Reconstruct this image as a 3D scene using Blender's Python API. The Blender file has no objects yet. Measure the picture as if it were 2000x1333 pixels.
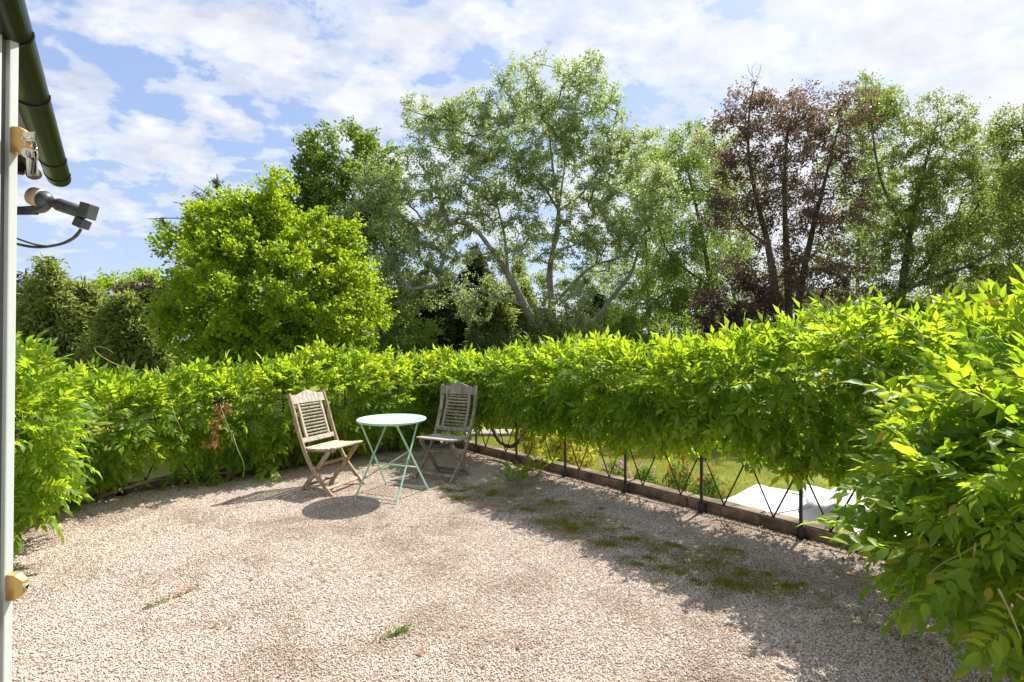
import bpy, bmesh, math, random
import numpy as np
from mathutils import Vector, Matrix

SC = bpy.context.scene
COL = SC.collection
rng = np.random.default_rng(11)
random.seed(5)
R = math.radians

# ------------------------------------------------------------------ camera
EYE = 1.40
cam_d = bpy.data.cameras.new('camera')
cam_d.sensor_width = 36.0
cam_d.lens = 18.0
cam_d.clip_start = 0.05
cam_d.clip_end = 3000
cam = bpy.data.objects.new('camera', cam_d)
COL.objects.link(cam)
cam.location = (0, 0, EYE)
cam.rotation_euler = (R(90), 0, 0)
SC.camera = cam

# ------------------------------------------------------------------ light
SUN_AZ, SUN_EL = R(42), R(54)          # azimuth clockwise from +Y
SUN = Vector((math.sin(SUN_AZ)*math.cos(SUN_EL), math.cos(SUN_AZ)*math.cos(SUN_EL), math.sin(SUN_EL)))
sd = bpy.data.lights.new('sun', 'SUN')
sd.energy = 4.1
sd.angle = R(0.55)
sd.color = (1.0, 0.945, 0.86)
sun = bpy.data.objects.new('sun', sd)
COL.objects.link(sun)
sun.location = (20, 20, 30)
sun.rotation_euler = SUN.to_track_quat('Z', 'Y').to_euler()

SC.view_settings.view_transform = 'Standard'
SC.view_settings.look = 'None'
SC.view_settings.gamma = 1
SC.view_settings.use_curve_mapping = False
SC.view_settings.exposure = 1.24
SC.cycles.use_denoising = True
SC.cycles.max_bounces = 6
SC.cycles.diffuse_bounces = 4
SC.cycles.glossy_bounces = 2
SC.cycles.transmission_bounces = 4
SC.cycles.sample_clamp_indirect = 6


class N:
    """small node-tree helper"""
    def __init__(s, tree):
        s.t = tree

    def new(s, kind, ins=None, **props):
        n = s.t.nodes.new(kind)
        for k, v in props.items():
            setattr(n, k, v)
        for k, v in (ins or {}).items():
            if isinstance(v, bpy.types.NodeSocket):
                s.t.links.new(v, n.inputs[k])
            else:
                n.inputs[k].default_value = v
        return n

    def math(s, op, a, b=None, clamp=False):
        n = s.new('ShaderNodeMath', operation=op, use_clamp=clamp)
        for i, v in enumerate((a, b)):
            if v is None:
                continue
            if isinstance(v, bpy.types.NodeSocket):
                s.t.links.new(v, n.inputs[i])
            else:
                n.inputs[i].default_value = v
        return n.outputs[0]

    def mix(s, fac, a, b, blend='MIX'):
        n = s.new('ShaderNodeMix', data_type='RGBA', blend_type=blend)
        for i, v in ((0, fac), (6, a), (7, b)):
            if isinstance(v, bpy.types.NodeSocket):
                s.t.links.new(v, n.inputs[i])
            else:
                n.inputs[i].default_value = v if i == 0 else (*v, 1)[:4]
        return n.outputs[2]

    def ramp(s, fac, stops, interp='LINEAR'):
        n = s.new('ShaderNodeValToRGB')
        cr = n.color_ramp
        cr.interpolation = interp
        while len(cr.elements) < len(stops):
            cr.elements.new(0.5)
        for e, (p, c) in zip(cr.elements, stops):
            e.position = p
            e.color = (*c, 1) if not isinstance(c, (int, float)) else (c, c, c, 1)
        s.t.links.new(fac, n.inputs[0])
        return n.outputs[0]

    def noise(s, vec, scale, detail=4, rough=0.55, dist=0.0, out=0):
        n = s.new('ShaderNodeTexNoise', {'Scale': scale, 'Detail': detail, 'Roughness': rough, 'Distortion': dist})
        if vec is not None:
            s.t.links.new(vec, n.inputs['Vector'])
        return n.outputs[out]


# ------------------------------------------------------------------ world: sky with broken altocumulus
world = bpy.data.worlds.new('World')
SC.world = world
world.use_nodes = True
wt = world.node_tree
wt.nodes.clear()
w = N(wt)
sky = w.new('ShaderNodeTexSky', sky_type='NISHITA', sun_disc=False, sun_elevation=SUN_EL, sun_rotation=SUN_AZ,
            altitude=60, air_density=1.0, dust_density=1.6, ozone_density=1.6)
tc = w.new('ShaderNodeTexCoord')
sep = w.new('ShaderNodeSeparateXYZ', {0: tc.outputs['Generated']})
zz = w.math('ADD', w.math('MAXIMUM', sep.outputs[2], 0.0), 0.30)
px = w.math('DIVIDE', sep.outputs[0], zz)
py = w.math('DIVIDE', sep.outputs[1], zz)
pv = w.new('ShaderNodeCombineXYZ', {0: px, 1: py, 2: 0.0})
mp = w.new('ShaderNodeMapping', {0: pv.outputs[0], 1: (7.9, 1.2, 0.4), 2: (0, 0, R(-30)), 3: (1.0, 1.25, 1.0)})
big = w.noise(mp.outputs[0], 1.1, 2, 0.5)
puff = w.noise(mp.outputs[0], 4.2, 9, 0.56, 0.2)
fine = w.noise(mp.outputs[0], 13.0, 5, 0.55, 0.2)
cov = w.math('ADD', w.math('MULTIPLY', big, 0.45), w.math('MULTIPLY', puff, 0.75))
cov = w.math('ADD', cov, w.math('MULTIPLY', fine, 0.36))
cov = w.math('ADD', cov, w.math('MULTIPLY', px, 0.10))       # the cloud sheet thickens to the right, towards the sun
mask = w.ramp(cov, [(0.705, 0.0), (0.77, 0.6), (0.87, 1.0)], 'EASE')
dens = w.noise(mp.outputs[0], 7.0, 6, 0.6)
dotn = w.new('ShaderNodeVectorMath', {0: tc.outputs['Generated'], 1: tuple(SUN)}, operation='DOT_PRODUCT')
glow = w.math('POWER', w.math('MAXIMUM', dotn.outputs['Value'], 0.0), 4.0)
cl_b = w.math('ADD', w.math('MULTIPLY', dens, 3.4), 3.1)
cl_b = w.math('ADD', cl_b, w.math('MULTIPLY', glow, 0.3))
cl = w.new('ShaderNodeVectorMath', {0: (0.97, 0.985, 1.04)}, operation='SCALE')
wt.links.new(cl_b, cl.inputs['Scale'])
haze_low = w.math('POWER', w.math('SUBTRACT', 1.0, w.math('MAXIMUM', sep.outputs[2], 0.0), True), 5.0)
skyc = w.mix(0.6, sky.outputs[0], (2.1, 2.85, 4.7))       # thin veil of cirrus
skyc = w.mix(w.math('MULTIPLY', haze_low, 0.5), skyc, (4.3, 4.7, 5.5))
final = w.mix(w.math('MULTIPLY', mask, 0.94), skyc, cl.outputs[0])
bg = w.new('ShaderNodeBackground', {'Color': final, 'Strength': 0.084})
wo = w.new('ShaderNodeOutputWorld', {'Surface': bg.outputs[0]})


# ------------------------------------------------------------------ materials
def mat(name):
    m = bpy.data.materials.new(name)
    m.use_nodes = True
    m.node_tree.nodes.clear()
    n = N(m.node_tree)
    out = n.new('ShaderNodeOutputMaterial')
    return m, n, out


def leaf_mat(name, ca, cb, ta, tb, trans=0.42, rough=0.5, spec=0.3, patch=1.2, old=None):
    m, n, out = mat(name)
    at = n.new('ShaderNodeAttribute', attribute_name='rnd')
    oi = n.new('ShaderNodeObjectInfo')
    geo = n.new('ShaderNodeNewGeometry')
    pn = n.noise(geo.outputs['Position'], patch, 2, 0.5)
    f = n.math('ADD', n.math('MULTIPLY', at.outputs['Fac'], 0.7), n.math('MULTIPLY', oi.outputs['Random'], 0.15))
    f = n.math('ADD', f, n.math('MULTIPLY', n.math('SUBTRACT', pn, 0.5), 0.9), True)
    c = n.mix(f, ca, cb)
    t = n.mix(f, ta, tb)
    if old:
        k = n.math('GREATER_THAN', at.outputs['Fac'], 0.965)
        c = n.mix(k, c, old)
        t = n.mix(k, t, old)
    b = n.new('ShaderNodeBsdfPrincipled', {'Base Color': c, 'Roughness': rough, 'Specular IOR Level': spec})
    tr = n.new('ShaderNodeBsdfTranslucent', {'Color': t})
    mx = n.new('ShaderNodeMixShader', {0: trans, 1: b.outputs[0], 2: tr.outputs[0]})
    m.node_tree.links.new(mx.outputs[0], out.inputs[0])
    return m


def plain(name, base, rough=0.6, metal=0.0, var=0.25, scale=8.0, bump=0.0, bscale=60.0, second=None, stretch=None, spec=0.4, thresh=(0.35, 0.65), coat=0.0):
    m, n, out = mat(name)
    tcn = n.new('ShaderNodeTexCoord')
    v = tcn.outputs['Object']
    if stretch:
        v = n.new('ShaderNodeMapping', {0: v, 3: stretch}).outputs[0]
    nz = n.noise(v, scale, 6, 0.6, 0.3)
    dark = tuple(x*(1-var) for x in base)
    light = tuple(min(1, x*(1+var)) for x in base)
    c = n.ramp(nz, [(thresh[0], dark), (thresh[1], second or light)])
    b = n.new('ShaderNodeBsdfPrincipled', {'Base Color': c, 'Roughness': rough, 'Metallic': metal, 'Specular IOR Level': spec, 'Coat Weight': coat})
    if bump:
        bn = n.noise(v, bscale, 4, 0.6)
        bp = n.new('ShaderNodeBump', {'Strength': bump, 'Distance': 0.004, 'Height': bn})
        m.node_tree.links.new(bp.outputs[0], b.inputs['Normal'])
    m.node_tree.links.new(b.outputs[0], out.inputs[0])
    return m


def moss_mask(n, pos):
    """moss grows along the shaded strip in front of the right-hand kerb; the same mask colours the screed and the chippings"""
    sp = n.new('ShaderNodeSeparateXYZ', {0: pos})
    dn = n.math('ADD', n.math('MULTIPLY', sp.outputs[0], NX), n.math('MULTIPLY', sp.outputs[1], NY))
    strip = n.math('SUBTRACT', 1.0, n.math('DIVIDE', n.math('ABSOLUTE', n.math('SUBTRACT', dn, FN-0.95)), 1.0), True)
    nz = n.noise(pos, 1.5, 3, 0.5, 0.8)
    nz2 = n.noise(pos, 9.0, 6, 0.7, 0.3)
    f = n.math('ADD', n.math('MULTIPLY', strip, 0.30), n.math('ADD', n.math('MULTIPLY', nz, 0.55), n.math('MULTIPLY', nz2, 0.45)))
    return n.ramp(f, [(0.70, 0.0), (0.82, 1.0)])


# terrace frame: D runs along the house wall and the right-hand railing, OUT points away from the house
DX, DY = -0.669, 0.743
NX, NY = 0.743, 0.669
FD, FN = 5.85, 3.98          # far corner of the terrace in (d, n)


def T(d, n, z=0.0):
    return Vector((DX*d + NX*n, DY*d + NY*n, z))


def P(x, y, depth):
    """world point on the sight line through photo pixel (x, y), at that distance in front of the camera"""
    return Vector(((x-1000)/1000*depth, depth, EYE-(y-666.5)/1000*depth))


M = {}
M['wisteria'] = leaf_mat('wisteria_leaf', (0.075, 0.165, 0.015), (0.155, 0.26, 0.024), (0.33, 0.56, 0.018), (0.70, 0.76, 0.032), 0.56, 0.45, 0.3, 2.2, old=(0.55, 0.45, 0.06))
M['dry_leaf'] = leaf_mat('dry_leaf', (0.22, 0.09, 0.03), (0.40, 0.20, 0.07), (0.35, 0.16, 0.05), (0.5, 0.26, 0.08), 0.3)
M['maple'] = leaf_mat('maple_leaf', (0.11, 0.21, 0.013), (0.23, 0.33, 0.020), (0.38, 0.56, 0.014), (0.62, 0.72, 0.03), 0.5, 0.5, 0.25, 0.5)
M['oak'] = leaf_mat('oak_leaf', (0.055, 0.115, 0.017), (0.14, 0.205, 0.03), (0.20, 0.33, 0.026), (0.40, 0.50, 0.05), 0.46, 0.5, 0.3, 0.25)
M['poplar'] = leaf_mat('poplar_leaf', (0.15, 0.21, 0.08), (0.36, 0.41, 0.20), (0.32, 0.45, 0.12), (0.62, 0.70, 0.27), 0.5, 0.36, 0.5, 0.3)
M['copper'] = leaf_mat('copper_leaf', (0.080, 0.054, 0.045), (0.175, 0.125, 0.095), (0.20, 0.125, 0.085), (0.36, 0.26, 0.17), 0.40, 0.45, 0.4, 0.4)
M['purple'] = leaf_mat('purple_leaf', (0.042, 0.027, 0.027), (0.085, 0.050, 0.045), (0.11, 0.045, 0.04), (0.18, 0.09, 0.07), 0.34)
M['birch'] = leaf_mat('birch_leaf', (0.075, 0.115, 0.028), (0.17, 0.215, 0.055), (0.22, 0.32, 0.04), (0.44, 0.52, 0.09), 0.48, 0.42, 0.4, 0.4)
M['willow'] = leaf_mat('willow_leaf', (0.08, 0.15, 0.03), (0.17, 0.25, 0.055), (0.24, 0.40, 0.045), (0.46, 0.58, 0.09), 0.5, 0.42, 0.4, 0.4)
M['cypress'] = leaf_mat('cypress_spray', (0.10, 0.15, 0.035), (0.31, 0.34, 0.11), (0.27, 0.37, 0.05), (0.56, 0.62, 0.15), 0.50, 0.6, 0.2, 0.6)
M['yew'] = leaf_mat('dark_conifer_spray', (0.03, 0.055, 0.02), (0.085, 0.115, 0.035), (0.08, 0.13, 0.025), (0.18, 0.23, 0.05), 0.34, 0.6, 0.2, 0.6)
M['gold'] = leaf_mat('golden_leaf', (0.38, 0.36, 0.035), (0.56, 0.50, 0.07), (0.65, 0.60, 0.05), (0.80, 0.70, 0.10), 0.45)
M['herb'] = leaf_mat('bed_leaf', (0.07, 0.15, 0.02), (0.16, 0.26, 0.03), (0.16, 0.32, 0.02), (0.32, 0.45, 0.04), 0.4)
M['pink'] = leaf_mat('pink_petal', (0.50, 0.14, 0.32), (0.62, 0.36, 0.55), (0.5, 0.15, 0.35), (0.6, 0.35, 0.5), 0.35)
M['rust'] = leaf_mat('rust_petal', (0.45, 0.12, 0.03), (0.55, 0.24, 0.08), (0.5, 0.15, 0.04), (0.6, 0.28, 0.08), 0.35)
M['bark_pale'] = plain('pale_bark', (0.22, 0.205, 0.175), 0.85, scale=3, var=0.35, bump=0.5, bscale=25)
M['bark_dark'] = plain('dark_bark', (0.10, 0.08, 0.06), 0.9, scale=4, var=0.4, bump=0.5, bscale=25)
M['bark_red'] = plain('shaggy_red_bark', (0.17, 0.09, 0.065), 0.9, scale=6, var=0.4, bump=0.6, bscale=30)
M['vine_wood'] = plain('vine_wood', (0.10, 0.075, 0.055), 0.85, scale=20, var=0.4, bump=0.6, bscale=120)
M['vine_pale'] = plain('weathered_vine_wood', (0.32, 0.27, 0.20), 0.85, scale=20, var=0.3, bump=0.4, bscale=120)
M['shoot'] = plain('green_shoot', (0.30, 0.28, 0.09), 0.6, scale=20, var=0.2)
M['iron'] = plain('black_iron', (0.018, 0.018, 0.02), 0.42, 0.0, scale=30, var=0.4, bump=0.3, bscale=200, spec=0.5)
M['mint'] = plain('mint_paint', (0.36, 0.57, 0.425), 0.42, scale=9, var=0.11, spec=0.5)
M['teak_tan'] = plain('weathered_tan_teak', (0.34, 0.235, 0.135), 0.72, scale=5, var=0.30, bump=0.5, bscale=40, stretch=(9, 9, 1.2), second=(0.47, 0.37, 0.25))
M['teak_pale'] = plain('bleached_teak', (0.38, 0.32, 0.245), 0.75, scale=5, var=0.32, bump=0.5, bscale=40, stretch=(9, 9, 1.2), second=(0.58, 0.51, 0.42))
M['teak_grey'] = plain('weathered_grey_teak', (0.21, 0.165, 0.13), 0.78, scale=5, var=0.32, bump=0.5, bscale=40, stretch=(9, 9, 1.2), second=(0.36, 0.31, 0.27))
M['teak_seat'] = plain('silvered_teak', (0.38, 0.34, 0.30), 0.75, scale=6, var=0.28, bump=0.5, bscale=40, stretch=(9, 1.2, 9))
M['kerb'] = plain('lichened_sandstone', (0.13, 0.075, 0.045), 0.9, scale=9, var=0.5, bump=0.9, bscale=45, second=(0.25, 0.18, 0.12))
M['kerb_dark'] = plain('dark_timber_kerb', (0.10, 0.075, 0.055), 0.9, scale=7, var=0.45, bump=0.8, bscale=45, second=(0.19, 0.15, 0.11))
M['wall'] = plain('painted_render', (0.62, 0.60, 0.55), 0.85, scale=3, var=0.08, bump=0.3)
M['door'] = plain('grey_door_paint', (0.50, 0.545, 0.535), 0.42, scale=4, var=0.05, bump=0.05, bscale=90)
M['groove'] = plain('dark_seal', (0.10, 0.10, 0.105), 0.7)
M['brass'] = plain('brass_finish', (0.62, 0.40, 0.13), 0.36, 0.55, scale=25, var=0.12)
M['chrome'] = plain('nickel', (0.62, 0.58, 0.52), 0.28, 1.0, scale=30, var=0.15)
M['gutter'] = plain('algae_stained_gutter', (0.004, 0.005, 0.004), 0.34, scale=9, var=0.4, bump=0.1, second=(0.006, 0.010, 0.005), spec=0.6)
M['soffit'] = plain('dark_soffit', (0.035, 0.022, 0.017), 0.8, scale=5, var=0.4, bump=0.4)
M['tile'] = plain('dark_roof_tile', (0.06, 0.045, 0.04), 0.85, scale=9, var=0.4, bump=0.6)
M['lampgrey'] = plain('grey_plastic', (0.10, 0.115, 0.13), 0.42, scale=15, var=0.18)
M['lens'] = plain('aged_lens', (0.70, 0.56, 0.42), 0.4, scale=12, var=0.1)
M['cable'] = plain('dusty_cable', (0.10, 0.085, 0.08), 0.6, scale=30, var=0.3)
M['canvas'] = plain('white_canvas', (0.62, 0.62, 0.625), 0.85, scale=3, var=0.05, bump=0.5, bscale=5)
M['seam'] = plain('grey_seam', (0.35, 0.35, 0.36), 0.8)
M['timber_pale'] = plain('pale_timber', (0.30, 0.26, 0.21), 0.8, scale=6, var=0.25)
M['glass_dark'] = plain('keyhole', (0.02, 0.02, 0.02), 0.5)

# lawn
m, n, out = mat('mown_lawn')
geo = n.new('ShaderNodeNewGeometry')
a = n.noise(geo.outputs['Position'], 0.35, 5, 0.6, 0.4)
b2 = n.noise(geo.outputs['Position'], 9.0, 6, 0.75)
c = n.ramp(a, [(0.3, (0.11, 0.145, 0.010)), (0.5, (0.20, 0.225, 0.014)), (0.68, (0.34, 0.31, 0.03))])
c = n.mix(n.math('MULTIPLY', b2, 0.7), c, (0.055, 0.085, 0.012))
bs = n.new('ShaderNodeBsdfPrincipled', {'Base Color': c, 'Roughness': 0.8, 'Specular IOR Level': 0.2})
bp = n.new('ShaderNodeBump', {'Strength': 0.8, 'Distance': 0.05, 'Height': n.noise(geo.outputs['Position'], 40, 5, 0.7)})
m.node_tree.links.new(bp.outputs[0], bs.inputs['Normal'])
m.node_tree.links.new(bs.outputs[0], out.inputs[0])
M['lawn'] = m

# screed under the chippings
m, n, out = mat('gritty_screed')
geo = n.new('ShaderNodeNewGeometry')
vo = n.new('ShaderNodeTexVoronoi', {'Vector': geo.outputs['Position'], 'Scale': 150.0})
dirt = n.noise(geo.outputs['Position'], 1.6, 6, 0.65, 0.4)
c = n.ramp(n.new('ShaderNodeSeparateColor', {0: vo.outputs['Color']}).outputs[0], [(0.0, (0.20, 0.155, 0.125)), (0.6, (0.34, 0.285, 0.235)), (1.0, (0.46, 0.40, 0.34))])
c = n.mix(n.ramp(dirt, [(0.45, 0.0), (0.7, 0.6)]), c, (0.10, 0.07, 0.05))
c = n.mix(n.math('MULTIPLY', moss_mask(n, geo.outputs['Position']), 0.85), c, (0.06, 0.065, 0.008))
bs = n.new('ShaderNodeBsdfPrincipled', {'Base Color': c, 'Roughness': 0.9, 'Specular IOR Level': 0.2})
bp = n.new('ShaderNodeBump', {'Strength': 0.7, 'Distance': 0.005, 'Height': vo.outputs['Distance']})
m.node_tree.links.new(bp.outputs[0], bs.inputs['Normal'])
m.node_tree.links.new(bs.outputs[0], out.inputs[0])
M['screed'] = m

# stone chippings
m, n, out = mat('stone_chipping')
geo = n.new('ShaderNodeNewGeometry')
oi = n.new('ShaderNodeObjectInfo')
c = n.ramp(oi.outputs['Random'], [(0.0, (0.27, 0.20, 0.15)), (0.14, (0.41, 0.33, 0.265)), (0.36, (0.53, 0.445, 0.375)), (0.62, (0.62, 0.535, 0.46)), (0.84, (0.71, 0.645, 0.575)), (0.95, (0.40, 0.24, 0.14)), (1.0, (0.27, 0.25, 0.24))])
dirt = n.noise(geo.outputs['Position'], 1.6, 6, 0.65, 0.4)
c = n.mix(n.ramp(dirt, [(0.47, 0.0), (0.68, 0.62)]), c, (0.21, 0.145, 0.095))
c = n.mix(n.math('MULTIPLY', moss_mask(n, geo.outputs['Position']), 0.55), c, (0.15, 0.135, 0.012))
bs = n.new('ShaderNodeBsdfPrincipled', {'Base Color': c, 'Roughness': 0.75, 'Specular IOR Level': 0.3})
m.node_tree.links.new(bs.outputs[0], out.inputs[0])
M['chipping'] = m


# ------------------------------------------------------------------ mesh helpers
def link(name, me, material=None, parent=None):
    o = bpy.data.objects.new(name, me)
    COL.objects.link(o)
    if material is not None and me is not None and not me.materials:
        me.materials.append(M[material] if isinstance(material, str) else material)
    if parent is not None:
        o.parent = parent
    return o


def tag(o, label=None, cat=None, group=None, kind=None):
    for k, v in (('label', label), ('category', cat), ('group', group), ('kind', kind)):
        if v:
            o[k] = v
    return o


def empty(name, loc, label, cat, group=None, rz=0.0):
    o = bpy.data.objects.new(name, None)
    COL.objects.link(o)
    o.location = loc
    o.rotation_euler = (0, 0, rz)
    o.empty_display_size = 0.1
    return tag(o, label, cat, group)


def arrays_mesh(name, V, F, rnd=None, smooth=False):
    """mesh from numpy arrays; F is (n,3) or (n,4)"""
    me = bpy.data.meshes.new(name)
    V = np.ascontiguousarray(V, dtype=np.float32)
    F = np.ascontiguousarray(F, dtype=np.int32)
    k = F.shape[1]
    me.vertices.add(len(V))
    me.vertices.foreach_set('co', V.ravel())
    me.loops.add(F.size)
    me.loops.foreach_set('vertex_index', F.ravel())
    me.polygons.add(len(F))
    me.polygons.foreach_set('loop_start', np.arange(0, F.size, k, dtype=np.int32))
    if smooth:
        me.polygons.foreach_set('use_smooth', np.ones(len(F), dtype=bool))
    if rnd is not None:
        at = me.attributes.new('rnd', 'FLOAT', 'FACE')
        at.data.foreach_set('value', np.ascontiguousarray(rnd, dtype=np.float32))
    me.update(calc_edges=True)
    return me


class MB:
    """collects swept bars, boxes and prisms into one mesh"""
    def __init__(s):
        s.v, s.f = [], []

    def add(s, vs, fs):
        o = len(s.v)
        s.v += [tuple(v) for v in vs]
        s.f += [tuple(i+o for i in f) for f in fs]
        return s

    def sweep(s, pts, sec, side=None, scale=None, caps=True):
        """sec: list of (a,b) offsets, a along 'side', b along the remaining axis"""
        pts = [Vector(p) for p in pts]
        k = len(sec)
        vs = []
        prev = None
        for i, p in enumerate(pts):
            t = (pts[min(i+1, len(pts)-1)] - pts[max(i-1, 0)])
            if t.length < 1e-9:
                t = Vector((0, 0, 1))
            t.normalize()
            sv = Vector(side) if side is not None else prev
            if sv is None:
                sv = Vector((0, 0, 1)) if abs(t.z) < 0.9 else Vector((1, 0, 0))
            sv = (sv - t*sv.dot(t))
            if sv.length < 1e-6:
                sv = t.orthogonal()
            sv.normalize()
            prev = sv
            bv = t.cross(sv)
            sc = scale[i] if scale else 1.0
            for (a_, b_) in sec:
                vs.append(p + sv*a_*sc + bv*b_*sc)
        fs = []
        for i in range(len(pts)-1):
            for j in range(k):
                j2 = (j+1) % k
                fs.append((i*k+j, i*k+j2, (i+1)*k+j2, (i+1)*k+j))
        if caps:
            fs.append(tuple(range(k-1, -1, -1)))
            fs.append(tuple((len(pts)-1)*k + j for j in range(k)))
        return s.add(vs, fs)

    def bar(s, pts, wdt, dep, side, ch=0.003):
        return s.sweep(pts, rect(wdt, dep, ch), side)

    def tube(s, pts, r, k=8, scale=None):
        return s.sweep(pts, [(r*math.cos(2*math.pi*i/k), r*math.sin(2*math.pi*i/k)) for i in range(k)], None, scale)

    def box(s, c, size, ch=0.0, rot=None):
        sx, sy, sz = (x/2 for x in size)
        bm = bmesh.new()
        bmesh.ops.create_cube(bm, size=1)
        for v in bm.verts:
            v.co = Vector((v.co.x*2*sx, v.co.y*2*sy, v.co.z*2*sz))
        if ch:
            bmesh.ops.bevel(bm, geom=bm.edges[:], offset=ch, segments=2, affect='EDGES', profile=0.6)
        mt = Matrix.Translation(Vector(c)) @ (rot.to_4x4() if rot is not None else Matrix.Identity(4))
        bm.verts.index_update()
        vs = [mt @ v.co for v in bm.verts]
        fs = [[v.index for v in f.verts] for f in bm.faces]
        bm.free()
        return s.add(vs, fs)

    def lathe(s, prof, origin, axis, k=20):
        """prof: (r, h) pairs along axis"""
        ax = Vector(axis).normalized()
        u = ax.orthogonal().normalized()
        v_ = ax.cross(u)
        vs, fs = [], []
        for (r_, h_) in prof:
            for j in range(k):
                a_ = 2*math.pi*j/k
                vs.append(Vector(origin) + ax*h_ + (u*math.cos(a_)+v_*math.sin(a_))*r_)
        for i in range(len(prof)-1):
            for j in range(k):
                j2 = (j+1) % k
                fs.append((i*k+j, i*k+j2, (i+1)*k+j2, (i+1)*k+j))
        fs.append(tuple(range(k-1, -1, -1)))
        fs.append(tuple((len(prof)-1)*k+j for j in range(k)))
        return s.add(vs, fs)

    def mesh(s, name, smooth=False):
        me = bpy.data.meshes.new(name)
        me.from_pydata([tuple(v) for v in s.v], [], s.f)
        if smooth:
            for p_ in me.polygons:
                p_.use_smooth = len(p_.vertices) == 4
        bm = bmesh.new()
        bm.from_mesh(me)
        bmesh.ops.recalc_face_normals(bm, faces=bm.faces)
        bm.to_mesh(me)
        bm.free()
        me.update()
        return me

    def build(s, name, material, parent=None, smooth=False):
        return link(name, s.mesh(name, smooth), material, parent)


def rect(wd, dp, c=0.003):
    a_, b_ = wd/2, dp/2
    return [(-a_+c, -b_), (a_-c, -b_), (a_, -b_+c), (a_, b_-c), (a_-c, b_), (-a_+c, b_), (-a_, b_-c), (-a_, -b_+c)]


def spline(pts, k=6):
    """Catmull-Rom through pts"""
    pts = [Vector(p) for p in pts]
    out_ = []
    for i in range(len(pts)-1):
        p0, p1, p2, p3 = pts[max(i-1, 0)], pts[i], pts[i+1], pts[min(i+2, len(pts)-1)]
        for j in range(k):
            t = j/k
            out_.append(0.5*((2*p1)+(p2-p0)*t+(2*p0-5*p1+4*p2-p3)*t*t+(3*p1-p0-3*p2+p3)*t**3))
    out_.append(pts[-1])
    return out_


# ------------------------------------------------------------------ ground and terrace
LAWN_Z = -2.7
g = MB().add([(-900, -300, LAWN_Z), (900, -300, LAWN_Z), (900, 1500, LAWN_Z), (-900, 1500, LAWN_Z)], [(0, 1, 2, 3)])
tag(g.build('lawn', 'lawn'), 'mown lawn below the terrace', kind='structure')

t_ = MB()
c4 = [T(-4, -0.4), T(FD+0.16, -0.4), T(FD+0.16, FN+0.16), T(-4, FN+0.16)]
t_.add([(p.x, p.y, 0) for p in c4] + [(p.x, p.y, LAWN_Z-0.1) for p in c4], [(0, 1, 2, 3), (4, 5, 6, 7), (0, 1, 5, 4), (1, 2, 6, 5), (2, 3, 7, 6), (3, 0, 4, 7)])
tag(t_.build('terrace_floor', 'screed'), 'flat roof terrace floor', kind='structure')

# chippings: instanced geometry, far too many to count
npts = 720000
dd = rng.uniform(-2.2, FD-0.01, npts)
nn = rng.uniform(-0.38, FN-0.01, npts)
X = DX*dd + NX*nn
Y = DY*dd + NY*nn
ok = (Y > 1.75) & (np.abs(X) < Y*1.06+0.15)
X, Y = X[ok], Y[ok]
Zp = rng.uniform(0.0005, 0.0045, len(X))
gm = bpy.data.meshes.new('gravel')
gm.vertices.add(len(X))
gm.vertices.foreach_set('co', np.stack([X, Y, Zp], 1).astype(np.float32).ravel())
gm.update()
grav = link('gravel', gm, 'chipping')
tag(grav, 'pale pinkish stone chippings spread over the terrace', 'gravel', kind='stuff')
ng = bpy.data.node_groups.new('scatter_chippings', 'GeometryNodeTree')
ng.interface.new_socket('Geometry', in_out='INPUT', socket_type='NodeSocketGeometry')
ng.interface.new_socket('Geometry', in_out='OUTPUT', socket_type='NodeSocketGeometry')
q = N(ng)
gi = q.new('NodeGroupInput')
go = q.new('NodeGroupOutput')
ico = q.new('GeometryNodeMeshIcoSphere', {'Radius': 1.0, 'Subdivisions': 1})
sm = q.new('GeometryNodeSetMaterial', {'Geometry': ico.outputs[0], 'Material': M['chipping']})
rs = q.new('FunctionNodeRandomValue', {0: (0.0024, 0.0020, 0.0016), 1: (0.0066, 0.0052, 0.0038)}, data_type='FLOAT_VECTOR')
rr = q.new('FunctionNodeRandomValue', {0: (-0.6, -0.6, -3.14), 1: (0.6, 0.6, 3.14), 'Seed': 7}, data_type='FLOAT_VECTOR')
iop = q.new('GeometryNodeInstanceOnPoints', {'Points': gi.outputs[0], 'Instance': sm.outputs[0], 'Rotation': rr.outputs[0], 'Scale': rs.outputs[0]})
ng.links.new(iop.outputs[0], go.inputs[0])
grav.modifiers.new('scatter', 'NODES').node_group = ng


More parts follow.
